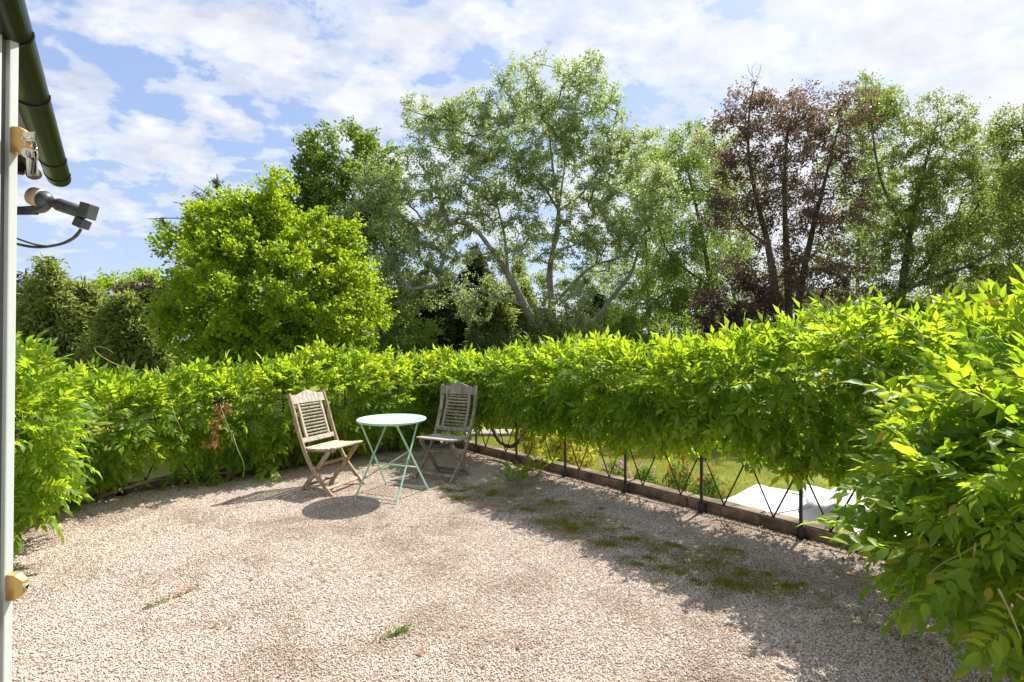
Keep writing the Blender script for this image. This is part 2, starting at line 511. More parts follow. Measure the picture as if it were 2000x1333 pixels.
# kerbs: coping stones laid end to end
def kerb(name, label, d0, n0, d1, n1, step, wid, hgt, material, side):
    a_, b_ = T(d0, n0), T(d1, n1)
    L = (b_-a_).length
    u = (b_-a_)/L
    perp = Vector((-u.y, u.x, 0))*side
    k = empty(name, a_, label, 'kerb')
    ang = math.atan2(u.y, u.x)
    cnt = max(1, round(L/step))
    ln = L/cnt
    shapes = []
    for v in range(5):
        mb = MB()
        r_ = random.Random(v+len(name))
        bm = bmesh.new()
        bmesh.ops.create_cube(bm, size=1)
        bmesh.ops.subdivide_edges(bm, edges=[e for e in bm.edges if abs(e.verts[0].co.x-e.verts[1].co.x) > 0.5], cuts=3)
        for vv in bm.verts:
            vv.co = Vector((vv.co.x*(ln-0.008), vv.co.y*wid, vv.co.z*hgt)) + Vector((r_.uniform(-1, 1)*0.003, r_.uniform(-1, 1)*0.005, r_.uniform(-1, 1)*0.005))
        bmesh.ops.bevel(bm, geom=bm.edges[:], offset=0.009, segments=2, affect='EDGES')
        me = bpy.data.meshes.new('coping_stone')
        bm.to_mesh(me)
        bm.free()
        me.materials.append(M[material])
        shapes.append(me)
    for i in range(cnt):
        s_ = link('coping_stone', shapes[random.randrange(5)], None, k)
        c_ = u*(ln*(i+0.5)) + perp*(wid/2)
        s_.location = (c_.x, c_.y, hgt/2-0.004+random.uniform(-0.003, 0.003))
        s_.rotation_euler = (random.uniform(-0.012, 0.012), random.uniform(-0.006, 0.006), ang+random.uniform(-0.006, 0.006) + (math.pi if random.random() < 0.5 else 0))
    return k


kerb('stone_kerb', 'low kerb of lichened brown coping stones under the right-hand iron railing', FD-0.02, FN, -2.6, FN, 0.62, 0.135, 0.095, 'kerb', 1)
kerb('stone_kerb', 'low dark kerb below the wisteria behind the table and left chair', FD, FN-0.02, FD, 0.02, 0.78, 0.12, 0.085, 'kerb_dark', -1)
kerb('stone_kerb', 'low dark kerb under the wisteria bush nearest the grey door', FD-0.02, -0.30, 2.6, -0.30, 0.7, 0.08, 0.07, 'kerb_dark', -1)


# ------------------------------------------------------------------ iron railings
def railing(name, label, start, u, first, bay, count, height=0.92, base=0.105):
    root = empty(name, start, label, 'railing')
    up = Vector((0, 0, 1))
    side = Vector((-u.y, u.x, 0))
    sec = rect(0.022, 0.022, 0.004)
    pm = MB().sweep([(0, 0, 0.0), (0, 0, height+0.02)], sec, side)
    pm.box((0, 0, 0.045), (0.034, 0.034, 0.09), 0.004)
    pm.lathe([(0.045, 0.006), (0.045, 0.012)], (0, 0, 0), (0, 0, 1), 10)
    post = pm.mesh('post')
    post.materials.append(M['iron'])
    for i in range(count):
        o = link('post', post, None, root)
        p_ = u*(first+bay*i)
        o.location = (p_.x, p_.y, 0.0)
    a0, a1 = u*(first-bay*0.98), u*(first+bay*(count-1)+bay*0.9)
    for zz_, nm in ((base, 'bottom_rail'), (height, 'top_rail')):
        MB().bar([a0+up*zz_, a1+up*zz_], 0.007 if nm[0] == 'b' else 0.010, 0.022, up, 0.002).build(nm, 'iron', root)
    hb, ht_ = base+0.335, height-0.005
    rod = 0.0062
    lozenge = MB()
    q4, hw = bay/4, 0.035
    # one panel per half bay: a V of rods from the rail, a short link, and an inverted V above it
    lozenge.tube([(-q4, 0, base), (-hw, 0, hb)], rod, 6)
    lozenge.tube([(q4, 0, base), (hw, 0, hb)], rod, 6)
    lozenge.tube([(-hw-0.004, 0, hb), (hw+0.004, 0, hb)], rod, 6)
    lozenge.tube([(-hw, 0, hb), (-q4, 0, ht_)], rod, 6)
    lozenge.tube([(hw, 0, hb), (q4, 0, ht_)], rod, 6)
    lm = lozenge.mesh('lattice_panel', True)
    lm.materials.append(M['iron'])
    ang = math.atan2(u.y, u.x)
    for i in range(-1, 2*count):
        o = link('lattice_panel', lm, None, root)
        p_ = u*(first+bay*0.5*i) + side*0.001
        o.location = (p_.x, p_.y, 0)
        o.rotation_euler = (0, 0, ang)
    return root


UR = Vector((-DX, -DY, 0))       # along the right side, towards the camera
UB = Vector((-NX, -NY, 0))       # along the far side, towards the left
railing('iron_railing', 'black iron railing with hexagon lattice on the right kerb above the lawn', T(FD, FN-0.035), UR, 0.80, 0.745, 9)
railing('iron_railing', 'black iron railing mostly buried in wisteria behind the left chair', T(FD-0.035, FN), UB, 0.70, 0.70, 6)
railing('iron_railing', 'black iron railing inside the wisteria bush beside the grey door', T(FD, -0.26), UR, 0.5, 0.72, 4)


# ------------------------------------------------------------------ leaf templates
def leaflet(L, wd, fold, curl, hi):
    """a folded, drooping leaflet along +x; returns verts, tris"""
    if hi:
        xs = [0.0, 0.22, 0.48, 0.74, 1.0]
        ws = [0.0, 0.86, 1.0, 0.52, 0.0]
    else:
        xs = [0.0, 0.42, 1.0]
        ws = [0.0, 1.0, 0.0]
    v, f = [], []
    idx = []
    for x_, w_ in zip(xs, ws):
        z_ = -curl*x_*x_*L
        y_ = wd*0.5*w_*L
        wave = (0.03*math.sin(x_*15)*L if hi else 0)
        if w_ == 0:
            idx.append((len(v),)*3)
            v.append((x_*L, 0, z_))
        else:
            idx.append((len(v), len(v)+1, len(v)+2))
            v += [(x_*L, -y_, z_+fold*y_+wave), (x_*L, 0, z_), (x_*L, y_, z_+fold*y_-wave)]
    for a_, b_ in zip(idx[:-1], idx[1:]):
        for (i, j) in ((0, 1), (1, 2)):
            quad = [a_[i], a_[j], b_[j], b_[i]]
            quad2 = []
            for k_ in quad:
                if k_ not in quad2:
                    quad2.append(k_)
            if len(quad2) == 3:
                f.append(quad2)
            elif len(quad2) == 4:
                f.append([quad2[0], quad2[1], quad2[2]])
                f.append([quad2[0], quad2[2], quad2[3]])
    return np.array(v), np.array(f)


def rot(axis, ang):
    return np.array(Matrix.Rotation(ang, 3, axis))


def wisteria_leaf(seed, hi=True, Lr=0.23, lf=0.068):
    r_ = random.Random(seed)
    V_, F_, Rn = [], [], []
    o = 0
    pairs = r_.choice((5, 5, 6, 6))
    bend = r_.uniform(0.2, 1.3)

    def rach(t):
        return np.array((Lr*t*(1-0.12*bend*t), 0, -0.28*bend*Lr*t*t))
    items = []
    for i in range(pairs):
        t = 0.22+0.72*i/(pairs-0.5)
        for sgn in (-1, 1):
            items.append((t+r_.uniform(-0.02, 0.02), sgn*(R(68)-R(22)*t+r_.uniform(-0.2, 0.2)), 1.0-0.25*abs(t-0.55)))
    items.append((1.0, r_.uniform(-0.15, 0.15), 1.12))
    for (t, yaw, sz) in items:
        v, f = leaflet(lf*sz*r_.uniform(0.85, 1.12), r_.uniform(0.33, 0.45), r_.uniform(0.1, 0.5), r_.uniform(0.05, 0.5), hi)
        v = v @ rot('X', r_.uniform(-0.45, 0.45)).T
        v = v @ rot('Y', r_.uniform(-0.15, 0.45)).T
        v = v @ rot('Z', yaw).T
        v = v + rach(t)
        V_.append(v)
        F_.append(f+o)
        o += len(v)
        Rn.append(np.full(len(f), r_.random()))
    # rachis: a thin three-sided stalk
    pts = [rach(t) for t in ((0, 0.35, 0.7, 1.0) if hi else (0, 1.0))]
    rr_ = 0.0016 if hi else 0.002
    for p_ in pts:
        V_.append(np.array([p_+(0, rr_, 0), p_+(0, -rr_, 0), p_+(0, 0, -rr_*1.4)]))
    for i in range(len(pts)-1):
        a_ = o+3*i
        tri = []
        for j in range(3):
            j2 = (j+1) % 3
            tri += [[a_+j, a_+j2, a_+3+j2], [a_+j, a_+3+j2, a_+3+j]]
        F_.append(np.array(tri))
        Rn.append(np.full(6, 0.7))
    return np.concatenate(V_), np.concatenate(F_), np.concatenate(Rn)


HI = [wisteria_leaf(s, True) for s in range(8)]
LO = [wisteria_leaf(s+40, False, 0.22, 0.07) for s in range(8)]
HI_ME = []
for v, f, r_ in HI:
    me = arrays_mesh('leaf', v, f, r_)
    me.materials.append(M['wisteria'])
    HI_ME.append(me)


def unit(a):
    return a/np.maximum(np.linalg.norm(a, axis=-1, keepdims=True), 1e-9)


def frames(d, upv):
    """rotation matrices whose x axis is d and z axis is close to upv"""
    x = unit(d)
    z = unit(upv - (upv*x).sum(-1, keepdims=True)*x)
    y = np.cross(z, x)
    return np.stack([x, y, z], axis=-1)


def plant_leaves(root, pos, dirs, ups, scl, n_parts, hi_dist=3.6):
    """the leaves that show largest become single leaf objects, the others one foliage mesh"""
    Rm = frames(dirs, ups)
    n_ = len(pos)
    var = rng.integers(0, 8, n_)
    cx, cy, cz = pos[:, 0], pos[:, 1], pos[:, 2]-EYE
    vis = (np.abs(cx) < cy*1.02) & (np.abs(cz) < cy*0.69) & (cy > 0.5)
    dist = np.linalg.norm(pos-np.array((0, 0, EYE)), axis=1)
    score = np.where(vis, scl/np.maximum(dist, 0.3), 0)
    order = np.argsort(-score)
    single = order[:n_parts]
    single = single[score[single] > 0]
    base = np.array(root.location)
    for i in single:
        o = bpy.data.objects.new('leaf', HI_ME[var[i]])
        COL.objects.link(o)
        o.parent = root
        m4 = np.eye(4)
        m4[:3, :3] = Rm[i]*scl[i]
        m4[:3, 3] = pos[i]-base
        o.matrix_local = Matrix(m4.tolist())
    rest = np.setdiff1d(np.arange(n_), single)
    Vs, Fs, Rs = [], [], []
    off = 0
    for lib, sel in ((HI, rest[dist[rest] < hi_dist]), (LO, rest[dist[rest] >= hi_dist])):
        for k in range(8):
            ii = sel[var[sel] == k]
            if not len(ii):
                continue
            v, f, r_ = lib[k]
            vv = np.einsum('nij,vj->nvi', Rm[ii]*scl[ii, None, None], v) + (pos[ii]-base)[:, None, :]
            ff = f[None]+(np.arange(len(ii))*len(v))[:, None, None]+off
            off += len(ii)*len(v)
            Vs.append(vv.reshape(-1, 3))
            Fs.append(ff.reshape(-1, 3))
            Rs.append(np.clip(r_[None]*0.7+rng.random((len(ii), 1))*0.31, 0, 1).ravel())
    me = arrays_mesh('foliage', np.concatenate(Vs), np.concatenate(Fs), np.concatenate(Rs))
    o = link('foliage', me, 'wisteria', root)
    tag(o, kind='stuff')
    return o


def wob(s, th, seed):
    return (0.5*np.sin(s*2.7+seed)+0.35*np.sin(s*5.9+th*2+seed*1.7)+0.3*np.sin(s*11+th*3.0+seed*2.3)+0.2*np.sin(s*23+th*5+seed))


def hedge(base, u, inward, s0, s1, n_, top, bot, w_in, w_out, seed, shell=(0.45, 1.05)):
    """leaf positions, directions and ups in a shaggy rolled hedge along base + u*s; top/bot/w_in are (s, value) tables"""
    s = rng.uniform(s0, s1, n_)
    th = rng.uniform(-math.pi*0.62, math.pi*0.92, n_)          # 0 faces the terrace, pi/2 is up
    tp = np.interp(s, *zip(*top))
    bt = np.interp(s, *zip(*bot))
    wi = np.interp(s, *zip(*w_in))
    wb = wob(s, th, seed)
    r_ = rng.uniform(0, 1, n_)**0.5*(shell[1]-shell[0])+shell[0]
    r_ = r_*(1+0.19*wb)
    co, si = np.cos(th), np.sin(th)
    wdt = np.where(co > 0, wi, w_out)
    hh = (tp-bt)/2
    hc = (tp+bt)/2
    # squarer than an ellipse
    k = 1/np.maximum(np.abs(co)**2.6+np.abs(si)**2.6, 1e-6)**(1/2.6)
    a = co*k*r_*wdt
    b = si*k*r_*hh
    u3, i3 = np.array(u), np.array(inward)
    pos = np.array(base)[None]+u3*s[:, None]+i3*a[:, None]
    pos[:, 2] += hc+b
    nrm = i3[None]*co[:, None]+np.array((0, 0, 1.0))[None]*si[:, None]
    keep = (co > -0.15) | (rng.random(n_) < 0.45)
    return pos[keep], nrm[keep], s[keep]


def leaf_dirs(pos, nrm, up_bias=0.55, droop=0.55, rand=0.55):
    n_ = len(pos)
    z = np.array((0, 0, 1.0))[None]
    hi = np.clip(nrm[:, 2:3], 0, 1)
    lo = 1-hi
    d = nrm*0.8+z*(up_bias*hi-droop*lo)+rng.normal(0, rand, (n_, 3))
    ups = z*0.75+nrm*(0.55)+rng.normal(0, 0.4, (n_, 3))
    ups = np.where(hi > 0.7, ups*0.6+rng.normal(0, 0.55, (n_, 3))+nrm*0.1, ups)
    return unit(d), unit(ups)


def strands(starts, length, step=0.07):
    """hanging shoots: leaves strung along drooping lines"""
    ps, ds, us, lines = [], [], [], []
    for s_ in starts:
        p = np.array(s_, dtype=float)
        v = unit(np.array((rng.normal(0, 0.5), rng.normal(0, 0.5), -0.4)))
        L = length*rng.uniform(0.5, 1.15)
        line = [Vector(p)]
        for i in range(int(L/step)):
            v = unit(v+np.array((rng.normal(0, 0.12), rng.normal(0, 0.12), -0.22)))
            p = p+v*step
            if p[2] < 0.10:
                break
            line.append(Vector(p))
            for sg in (-1, 1):
                side = unit(np.cross(v, np.array((rng.normal(), rng.normal(), 0.2))))
                ps.append(p)
                ds.append(unit(side*sg+v*0.7))
                us.append(unit(np.array((rng.normal(0, .4), rng.normal(0, .4)-0.3, 0.9))))
        lines.append(line)
    return np.array(ps), np.array(ds), np.array(us), lines


def stem(root, pts, r, name='stem', material='vine_wood', taper=0.5, k=7, wobble=0.0):
    b0 = Vector(root.location)
    sp = spline([Vector(p)-b0 for p in pts], 6)
    if wobble:
        sp = [p+Vector((random.gauss(0, wobble), random.gauss(0, wobble), random.gauss(0, wobble))) for p in sp]
    sc = [1-(1-taper)*i/(len(sp)-1) for i in range(len(sp))]
    return MB().tube(sp, r, k, sc).build(name, material, root, True)


# ------------------------------------------------------------------ wisteria on the right-hand railing
rootR = empty('wisteria', T(FD-3, FN, 0), 'bright green wisteria hedge rolling along the right-hand iron railing', 'wisteria', 'wisteria on the terrace railings')
INR = (-NX, -NY, 0)
topR = [(-0.4, 1.02), (0.5, 1.02), (1.3, 1.08), (2.0, 1.18), (2.7, 1.22), (3.6, 1.20), (4.2, 1.30), (4.8, 1.42), (5.6, 1.42), (6.6, 1.4)]
botR = [(-0.4, 0.35), (0.4, 0.52), (1.0, 0.62), (2.0, 0.68), (3.0, 0.62), (3.9, 0.76), (4.5, 0.74), (5.0, 0.70), (6.6, 0.62)]
winR = [(-0.4, 0.26), (1.0, 0.36), (3.0, 0.42), (4.2, 0.42), (5.0, 0.40), (6.6, 0.40)]
pos, nrm, s = hedge(T(FD, FN+0.02), UR, INR, -0.4, 6.0, 5400, topR, botR, winR, 0.22, 1.3)
d, up = leaf_dirs(pos, nrm)
st = []
for s_ in rng.uniform(0.2, 5.8, 26):
    b = T(FD, FN-0.15) + UR*s_
    st.append((b.x+rng.normal(0, 0.06), b.y+rng.normal(0, 0.06), np.interp(s_, *zip(*botR))+0.12))
p2, d2, u2, _l = strands(st, 0.34)
pos, d, up = np.concatenate([pos, p2]), np.concatenate([d, d2]), np.concatenate([up, u2])
scl = rng.uniform(0.6, 1.3, len(pos))
plant_leaves(rootR, pos, d, up, scl, 290)
for k in range(5):
    off = random.uniform(-0.12, 0.12)
    pts = [T(FD, FN-0.02+random.uniform(-.1, .1)) + UR*s_ + Vector((0, 0, np.interp(s_, *zip(*topR))*0.62+0.12*math.sin(s_*2+k)+off*0.8)) for s_ in np.arange(0.1, 6.2, 0.6)]
    stem(rootR, pts, random.uniform(0.010, 0.022), wobble=0.006)
# looping old stem hanging below the leaves near the corner
stem(rootR, [P(1046, 775, 5.55), P(1036, 800, 5.6), P(1028, 835, 5.7), P(1015, 862, 5.8), P(995, 872, 5.95), P(976, 862, 6.1), P(964, 840, 6.2), P(958, 800, 6.25)], 0.026, 'old_stem', taper=0.9, wobble=0.003)
stem(rootR, [P(1350, 765, 4.3), P(1375, 800, 4.25), P(1400, 780, 4.15), P(1440, 790, 4.05), P(1485, 850, 3.95), P(1520, 870, 3.85)], 0.022, 'old_stem', taper=0.9, wobble=0.004)
# two long pale whips
stem(rootR, [P(1800, 790, 2.75), P(1760, 745, 2.8), P(1700, 708, 2.9), P(1650, 670, 3.0), P(1600, 625, 3.1), P(1567, 598, 3.2), P(1580, 595, 3.15), P(1612, 603, 3.1)], 0.0065, 'shoot', 'shoot', 0.45, 6)
stem(rootR, [P(1803, 745, 2.7), P(1806, 690, 2.75), P(1795, 650, 2.8), P(1765, 622, 2.9), P(1715, 600, 3.0), P(1675, 583, 3.1), P(1662, 565, 3.12), P(1655, 560, 3.12)], 0.0065, 'shoot', 'shoot', 0.4, 6)
for k in range(14):
    s_ = random.uniform(0.2, 5.2)
    b = T(FD, FN-random.uniform(0.0, 0.3)) + UR*s_ + Vector((0, 0, np.interp(s_, *zip(*topR))-0.08))
    q_ = Vector((random.gauss(0, 0.1), random.gauss(0, 0.1), random.uniform(0.12, 0.26)))
    stem(rootR, [b, b+q_*0.5+Vector((0.02, 0, 0)), b+q_], 0.003, 'shoot', 'shoot', 0.3, 5)

# ------------------------------------------------------------------ wisteria along the far railing
rootB = empty('wisteria', T(FD, FN-2, 0), 'wisteria hedge hanging down the far railing behind the chairs and table', 'wisteria', 'wisteria on the terrace railings')
INB = (-DX, -DY, 0)
topB = [(-0.3, 1.06), (0.6, 1.06), (1.6, 1.10), (2.2, 1.04), (2.9, 0.94), (4.4, 0.93)]
botB = [(-0.3, 0.36), (0.6, 0.32), (1.6, 0.28), (2.2, 0.20), (2.9, 0.30), (3.4, 0.36), (4.4, 0.16)]
winB = [(-0.3, 0.26), (1.6, 0.32), (4.4, 0.34)]
pos, nrm, s = hedge(T(FD+0.02, FN), UB, INB, -0.35, 4.3, 4000, topB, botB, winB, 0.20, 4.1)
keep = ~((s > 2.75) & (s < 3.55) & (pos[:, 2] < 0.52) & (rng.random(len(s)) < 0.8))
pos, nrm = pos[keep], nrm[keep]
d, up = leaf_dirs(pos, nrm)
st = []
for s_ in rng.uniform(0.3, 4.0, 22):
    b = T(FD-0.2, FN) + UB*s_
    st.append((b.x, b.y, np.interp(s_, *zip(*botB))+0.25))
p2, d2, u2, _l = strands(st, 0.45)
pos, d, up = np.concatenate([pos, p2]), np.concatenate([d, d2]), np.concatenate([up, u2])
scl = rng.uniform(0.6, 1.25, len(pos))
plant_leaves(rootB, pos, d, up, scl, 280)
for k in range(4):
    pts = [T(FD-0.02+random.uniform(-.1, .1), FN) + UB*s_ + Vector((0, 0, 0.65+0.15*math.sin(s_*2.3+k*1.7)+0.08*k)) for s_ in np.arange(0.1, 4.3, 0.5)]
    stem(rootB, pts, random.uniform(0.010, 0.018), wobble=0.006)
stem(rootB, [P(185, 975, 4.50), P(240, 955, 4.62), P(300, 938, 4.80), P(335, 928, 4.92), P(350, 918, 5.0), P(420, 925, 5.1), P(480, 918, 5.3)], 0.017, 'ground_stem', 'vine_pale', 0.8, 7, 0.003)
for (xa, ya) in ((335, 790), (430, 790), (210, 770), (455, 850), (150, 800)):
    dp = 4.55 if xa > 200 else 4.2
    stem(rootB, [P(xa, ya, dp), P(xa+8, ya+25, dp-.05), P(xa+22, ya+60, dp-.05), P(xa+18, ya+85, dp-.04)], 0.003, 'shoot', 'shoot', 0.5, 5)
stem(rootB, [P(262, 722, 4.3), P(222, 710, 4.25), P(190, 690, 4.2), P(186, 678, 4.2), P(205, 680, 4.2), P(222, 690, 4.2)], 0.0035, 'shoot', 'shoot', 0.5, 5)
# dead flower truss with shrivelled leaves
Vd, Fd, Rd = [], [], []
o_ = 0
for k in range(70):
    v, f = leaflet(0.05, 0.5, 0.8, 0.9, False)
    t = rng.random()
    p = np.array(P(440-30*t+rng.normal(0, 6), 785+85*t, 4.72-0.03*t))-np.array(rootB.location)
    Rm = frames(np.array([[rng.normal(), rng.normal(), -1.2]]), np.array([[rng.normal(), rng.normal(), rng.normal()]]))[0]
    Vd.append(v @ Rm.T + p)
    Fd.append(f+o_)
    o_ += len(v)
    Rd.append(np.full(len(f), rng.random()))
tag(link('dried_truss', arrays_mesh('dried_truss', np.concatenate(Vd), np.concatenate(Fd), np.concatenate(Rd)), 'dry_leaf', rootB), 'shrivelled rust-brown truss', kind='stuff')

# ------------------------------------------------------------------ wisteria bush next to the door (left side)
rootL = empty('wisteria', T(4.6, -0.2, 0), 'yellow-green wisteria bush bulging in beside the grey door at left', 'wisteria', 'wisteria on the terrace railings')
topL = [(0, 1.10), (0.8, 1.16), (1.5, 1.24), (2.2, 1.24), (3.2, 1.15)]
botL = [(0, 0.30), (0.9, 0.30), (1.6, 0.34), (3.2, 0.4)]
winL = [(0, 0.20), (0.6, 0.30), (1.2, 0.34), (2.2, 0.20), (3.2, 0.1)]
pos, nrm, s = hedge(T(FD, -0.30), UR, (NX, NY, 0), 0.1, 1.75, 1000, topL, botL, winL, 0.30, 2.2)
d, up = leaf_dirs(pos, nrm, 0.2, 0.35, 0.45)
scl = rng.uniform(0.75, 1.15, len(pos))
plant_leaves(rootL, pos, d, up, scl, 260)
for k in range(3):
    stem(rootL, [T(FD, -0.28+0.1*k) + UR*s_ + Vector((0, 0, 0.5+0.2*k+0.1*math.sin(s_*3+k))) for s_ in np.arange(0.3, 1.6, 0.3)], 0.012, wobble=0.004)
stem(rootL, [P(70, 668, 3.3), P(82, 650, 3.3), P(90, 643, 3.3), P(102, 641, 3.3)], 0.003, 'shoot', 'shoot', 0.5, 5)

# ------------------------------------------------------------------ big near wisteria at right
rootN = empty('wisteria', T(0.2, 3.2, 0), 'large close-up wisteria bush with drooping sprays at the right edge', 'wisteria', 'wisteria on the terrace railings')
blobs = [((2000, 770, 2.15), (0.22, 0.26, 0.16), 120), ((1910, 820, 2.15), (0.24, 0.26, 0.11), 120), ((1810, 885, 2.3), (0.20, 0.2, 0.09), 85),
         ((1880, 955, 2.05), (0.24, 0.24, 0.12), 115), ((2030, 900, 1.75), (0.24, 0.22, 0.24), 100), ((1780, 985, 2.3), (0.17, 0.15, 0.07), 55),
         ((1750, 1040, 2.25), (0.12, 0.13, 0.035), 22), ((2060, 680, 2.3), (0.24, 0.25, 0.10), 45), ((2200, 850, 2.1), (0.25, 0.35, 0.4), 60), ((2020, 1010, 1.75), (0.18, 0.18, 0.14), 50), ((1860, 1055, 1.95), (0.14, 0.14, 0.05), 26)]
ps, ns = [], []
for (c_, r_, k) in blobs:
    k = int(k*0.78)
    c3 = np.array(P(c_[0]+38, c_[1]+12, c_[2]))
    dirv = unit(rng.normal(0, 1, (k, 3)))
    rad = rng.uniform(0.35, 1, (k, 1))**0.6
    ps.append(c3+dirv*rad*np.array(r_))
    ns.append(unit(dirv+np.array((-0.5, -0.35, 0.15))))
pos, nrm = np.concatenate(ps), np.concatenate(ns)
d, up = leaf_dirs(pos, nrm, 0.35, 0.35, 0.45)
st = [tuple(P(1905, 1060, 1.75)), tuple(P(1780, 1050, 2.15)), tuple(P(1965, 1050, 1.72)), tuple(P(2000, 1080, 1.65)), tuple(P(2010, 1100, 1.7)), tuple(P(1830, 1040, 2.1)), tuple(P(1890, 1070, 1.9)), tuple(P(1950, 1150, 1.62)), tuple(P(1985, 1160, 1.6))]
p2, d2, u2, lines = strands(st, 0.30, 0.07)
pos, d, up = np.concatenate([pos, p2]), np.concatenate([d, d2]), np.concatenate([up, u2])
scl = rng.uniform(0.75, 1.38, len(pos))
plant_leaves(rootN, pos, d, up, scl, 300, 9)
for ln in lines:
    if len(ln) > 2:
        stem(rootN, ln, 0.004, 'shoot', 'shoot', 0.5, 5)
for k in range(9):
    a_ = P(random.uniform(1980, 2150), random.uniform(800, 1000), 2.3)
    b_ = P(random.uniform(1800, 1960), random.uniform(700, 1000), random.uniform(1.9, 2.3))
    md = (a_+b_)/2+Vector((0, 0, 0.06))
    stem(rootN, [a_, md, b_], 0.007, wobble=0.003)

# small self-sown wisteria on the terrace in front of the railing
rootW = empty('wisteria_seedling', P(1025, 940, 5.12)*1.0, 'low leafy wisteria shoot sprawling on the mossy gravel beside the right chair', 'plant')
rootW.location.z = 0
cen = [(1000, 945, 5.0), (1015, 930, 5.2), (985, 960, 4.85), (1040, 930, 5.25), (1055, 905, 5.45), (1060, 880, 5.5), (1030, 950, 5.0)]
ps, ns = [], []
for c_ in cen:
    q_ = np.array(P(*c_))
    q_[2] = max(q_[2], 0.05)
    for k in range(9):
        ps.append(q_+rng.normal(0, 0.055, 3)*np.array((1, 1, 0.5))+np.array((0, 0, 0.03)))
        ns.append(unit(np.array((rng.normal(), rng.normal(), 0.7))))
pos, nrm = np.array(ps), np.array(ns)
pos[:, 2] = np.maximum(pos[:, 2], 0.035)
d = unit(nrm+np.array((0, 0, 0.1)))
up = unit(np.array((0, 0, 1.0))+rng.normal(0, 0.35, (len(pos), 3)))
plant_leaves(rootW, pos, d, up, rng.uniform(0.4, 0.65, len(pos)), 40)
stem(rootW, [Vector((rootW.location.x+0.25, rootW.location.y+0.35, 0.0)), Vector((rootW.location.x+0.2, rootW.location.y+0.25, 0.1)), Vector((rootW.location.x, rootW.location.y, 0.05)), Vector((rootW.location.x-0.2, rootW.location.y-0.15, 0.03))], 0.006)


# ------------------------------------------------------------------ bistro table
TX, TY = -1.098, 4.675
table = empty('bistro_table', (TX, TY, 0), 'round mint-green folding metal bistro table between the two wooden chairs', 'table')
TH = 0.692
MB().lathe([(0.300, -0.012), (0.309, -0.013), (0.312, -0.008), (0.312, -0.002), (0.308, 0.0015), (0.300, 0.002), (0.296, -0.001), (0.0005, -0.0015)], (0, 0, TH), (0, 0, 1), 64).build('tabletop', 'mint', table, True)
MB().sweep([(0.285*math.cos(a_), 0.285*math.sin(a_), TH-0.018) for a_ in np.linspace(0, 2*math.pi, 41)], rect(0.012, 0.004, 0.001), (0, 0, 1), caps=False).build('rim_band', 'mint', table)


def loc(p):
    return Vector((p[0]-TX, p[1]-TY, p[2]))


feet = {'q1': (-1.395, 4.50), 'q2': (-0.975, 4.334), 'p1': (-1.244, 5.036), 'p2': (-0.806, 4.828)}
ax = Vector((feet['q2'][0]-feet['q1'][0], feet['q2'][1]-feet['q1'][1], 0)).normalized()
ay = Vector((-ax.y, ax.x, 0))


def tl(a_, b_, z_):
    return ax*a_ + ay*b_ + Vector((0, 0, z_))


tops = {'q1': tl(-0.16, 0.20, TH-0.02), 'q2': tl(0.16, 0.20, TH-0.02), 'p1': tl(-0.19, -0.20, TH-0.02), 'p2': tl(0.19, -0.20, TH-0.02)}
footp = {'q1': tl(-0.215, -0.245, 0.008), 'q2': tl(0.215, -0.245, 0.008), 'p1': tl(-0.235, 0.245, 0.008), 'p2': tl(0.235, 0.245, 0.008)}
for k in ('q1', 'q2', 'p1', 'p2'):
    a_, b_ = tops[k], footp[k]
    mid = a_.lerp(b_, 0.55)
    lg = MB().sweep([a_, mid, b_], rect(0.013, 0.019, 0.004), ax).build('leg', 'mint', table)
    MB().lathe([(0.012, 0), (0.012, 0.012)], b_+Vector((0, 0, -0.008)), (0, 0, 1), 10).build('foot_cap', 'mint', lg)
MB().tube([footp['q1'].lerp(tops['q1'], 0.03), footp['q2'].lerp(tops['q2'], 0.03)], 0.005, 8).build('crossbar', 'mint', table, True)
MB().tube([footp['p1'].lerp(tops['p1'], 0.03), footp['p2'].lerp(tops['p2'], 0.03)], 0.005, 8).build('crossbar', 'mint', table, True)
MB().tube([footp['p1'].lerp(tops['p1'], 0.36), footp['p2'].lerp(tops['p2'], 0.36)], 0.0065, 8).build('crossbar', 'mint', table, True)
MB().tube([footp['q1'].lerp(tops['q1'], 0.22), footp['p2'].lerp(tops['p2'], 0.62)], 0.006, 8).build('diagonal_brace', 'mint', table, True)
for k in ('q', 'p'):
    MB().bar([tops[k+'1']+ax*-0.02, tops[k+'2']+ax*0.02], 0.02, 0.012, (0, 0, 1), 0.002).build('top_bracket', 'mint', table)
for s_ in (-1, 1):
    pv_ = footp['q1' if s_ < 0 else 'q2'].lerp(tops['q1' if s_ < 0 else 'q2'], 0.5)
    MB().lathe([(0.009, -0.014), (0.009, 0.014)], pv_, ax, 10).build('pivot_bolt', 'mint', table)


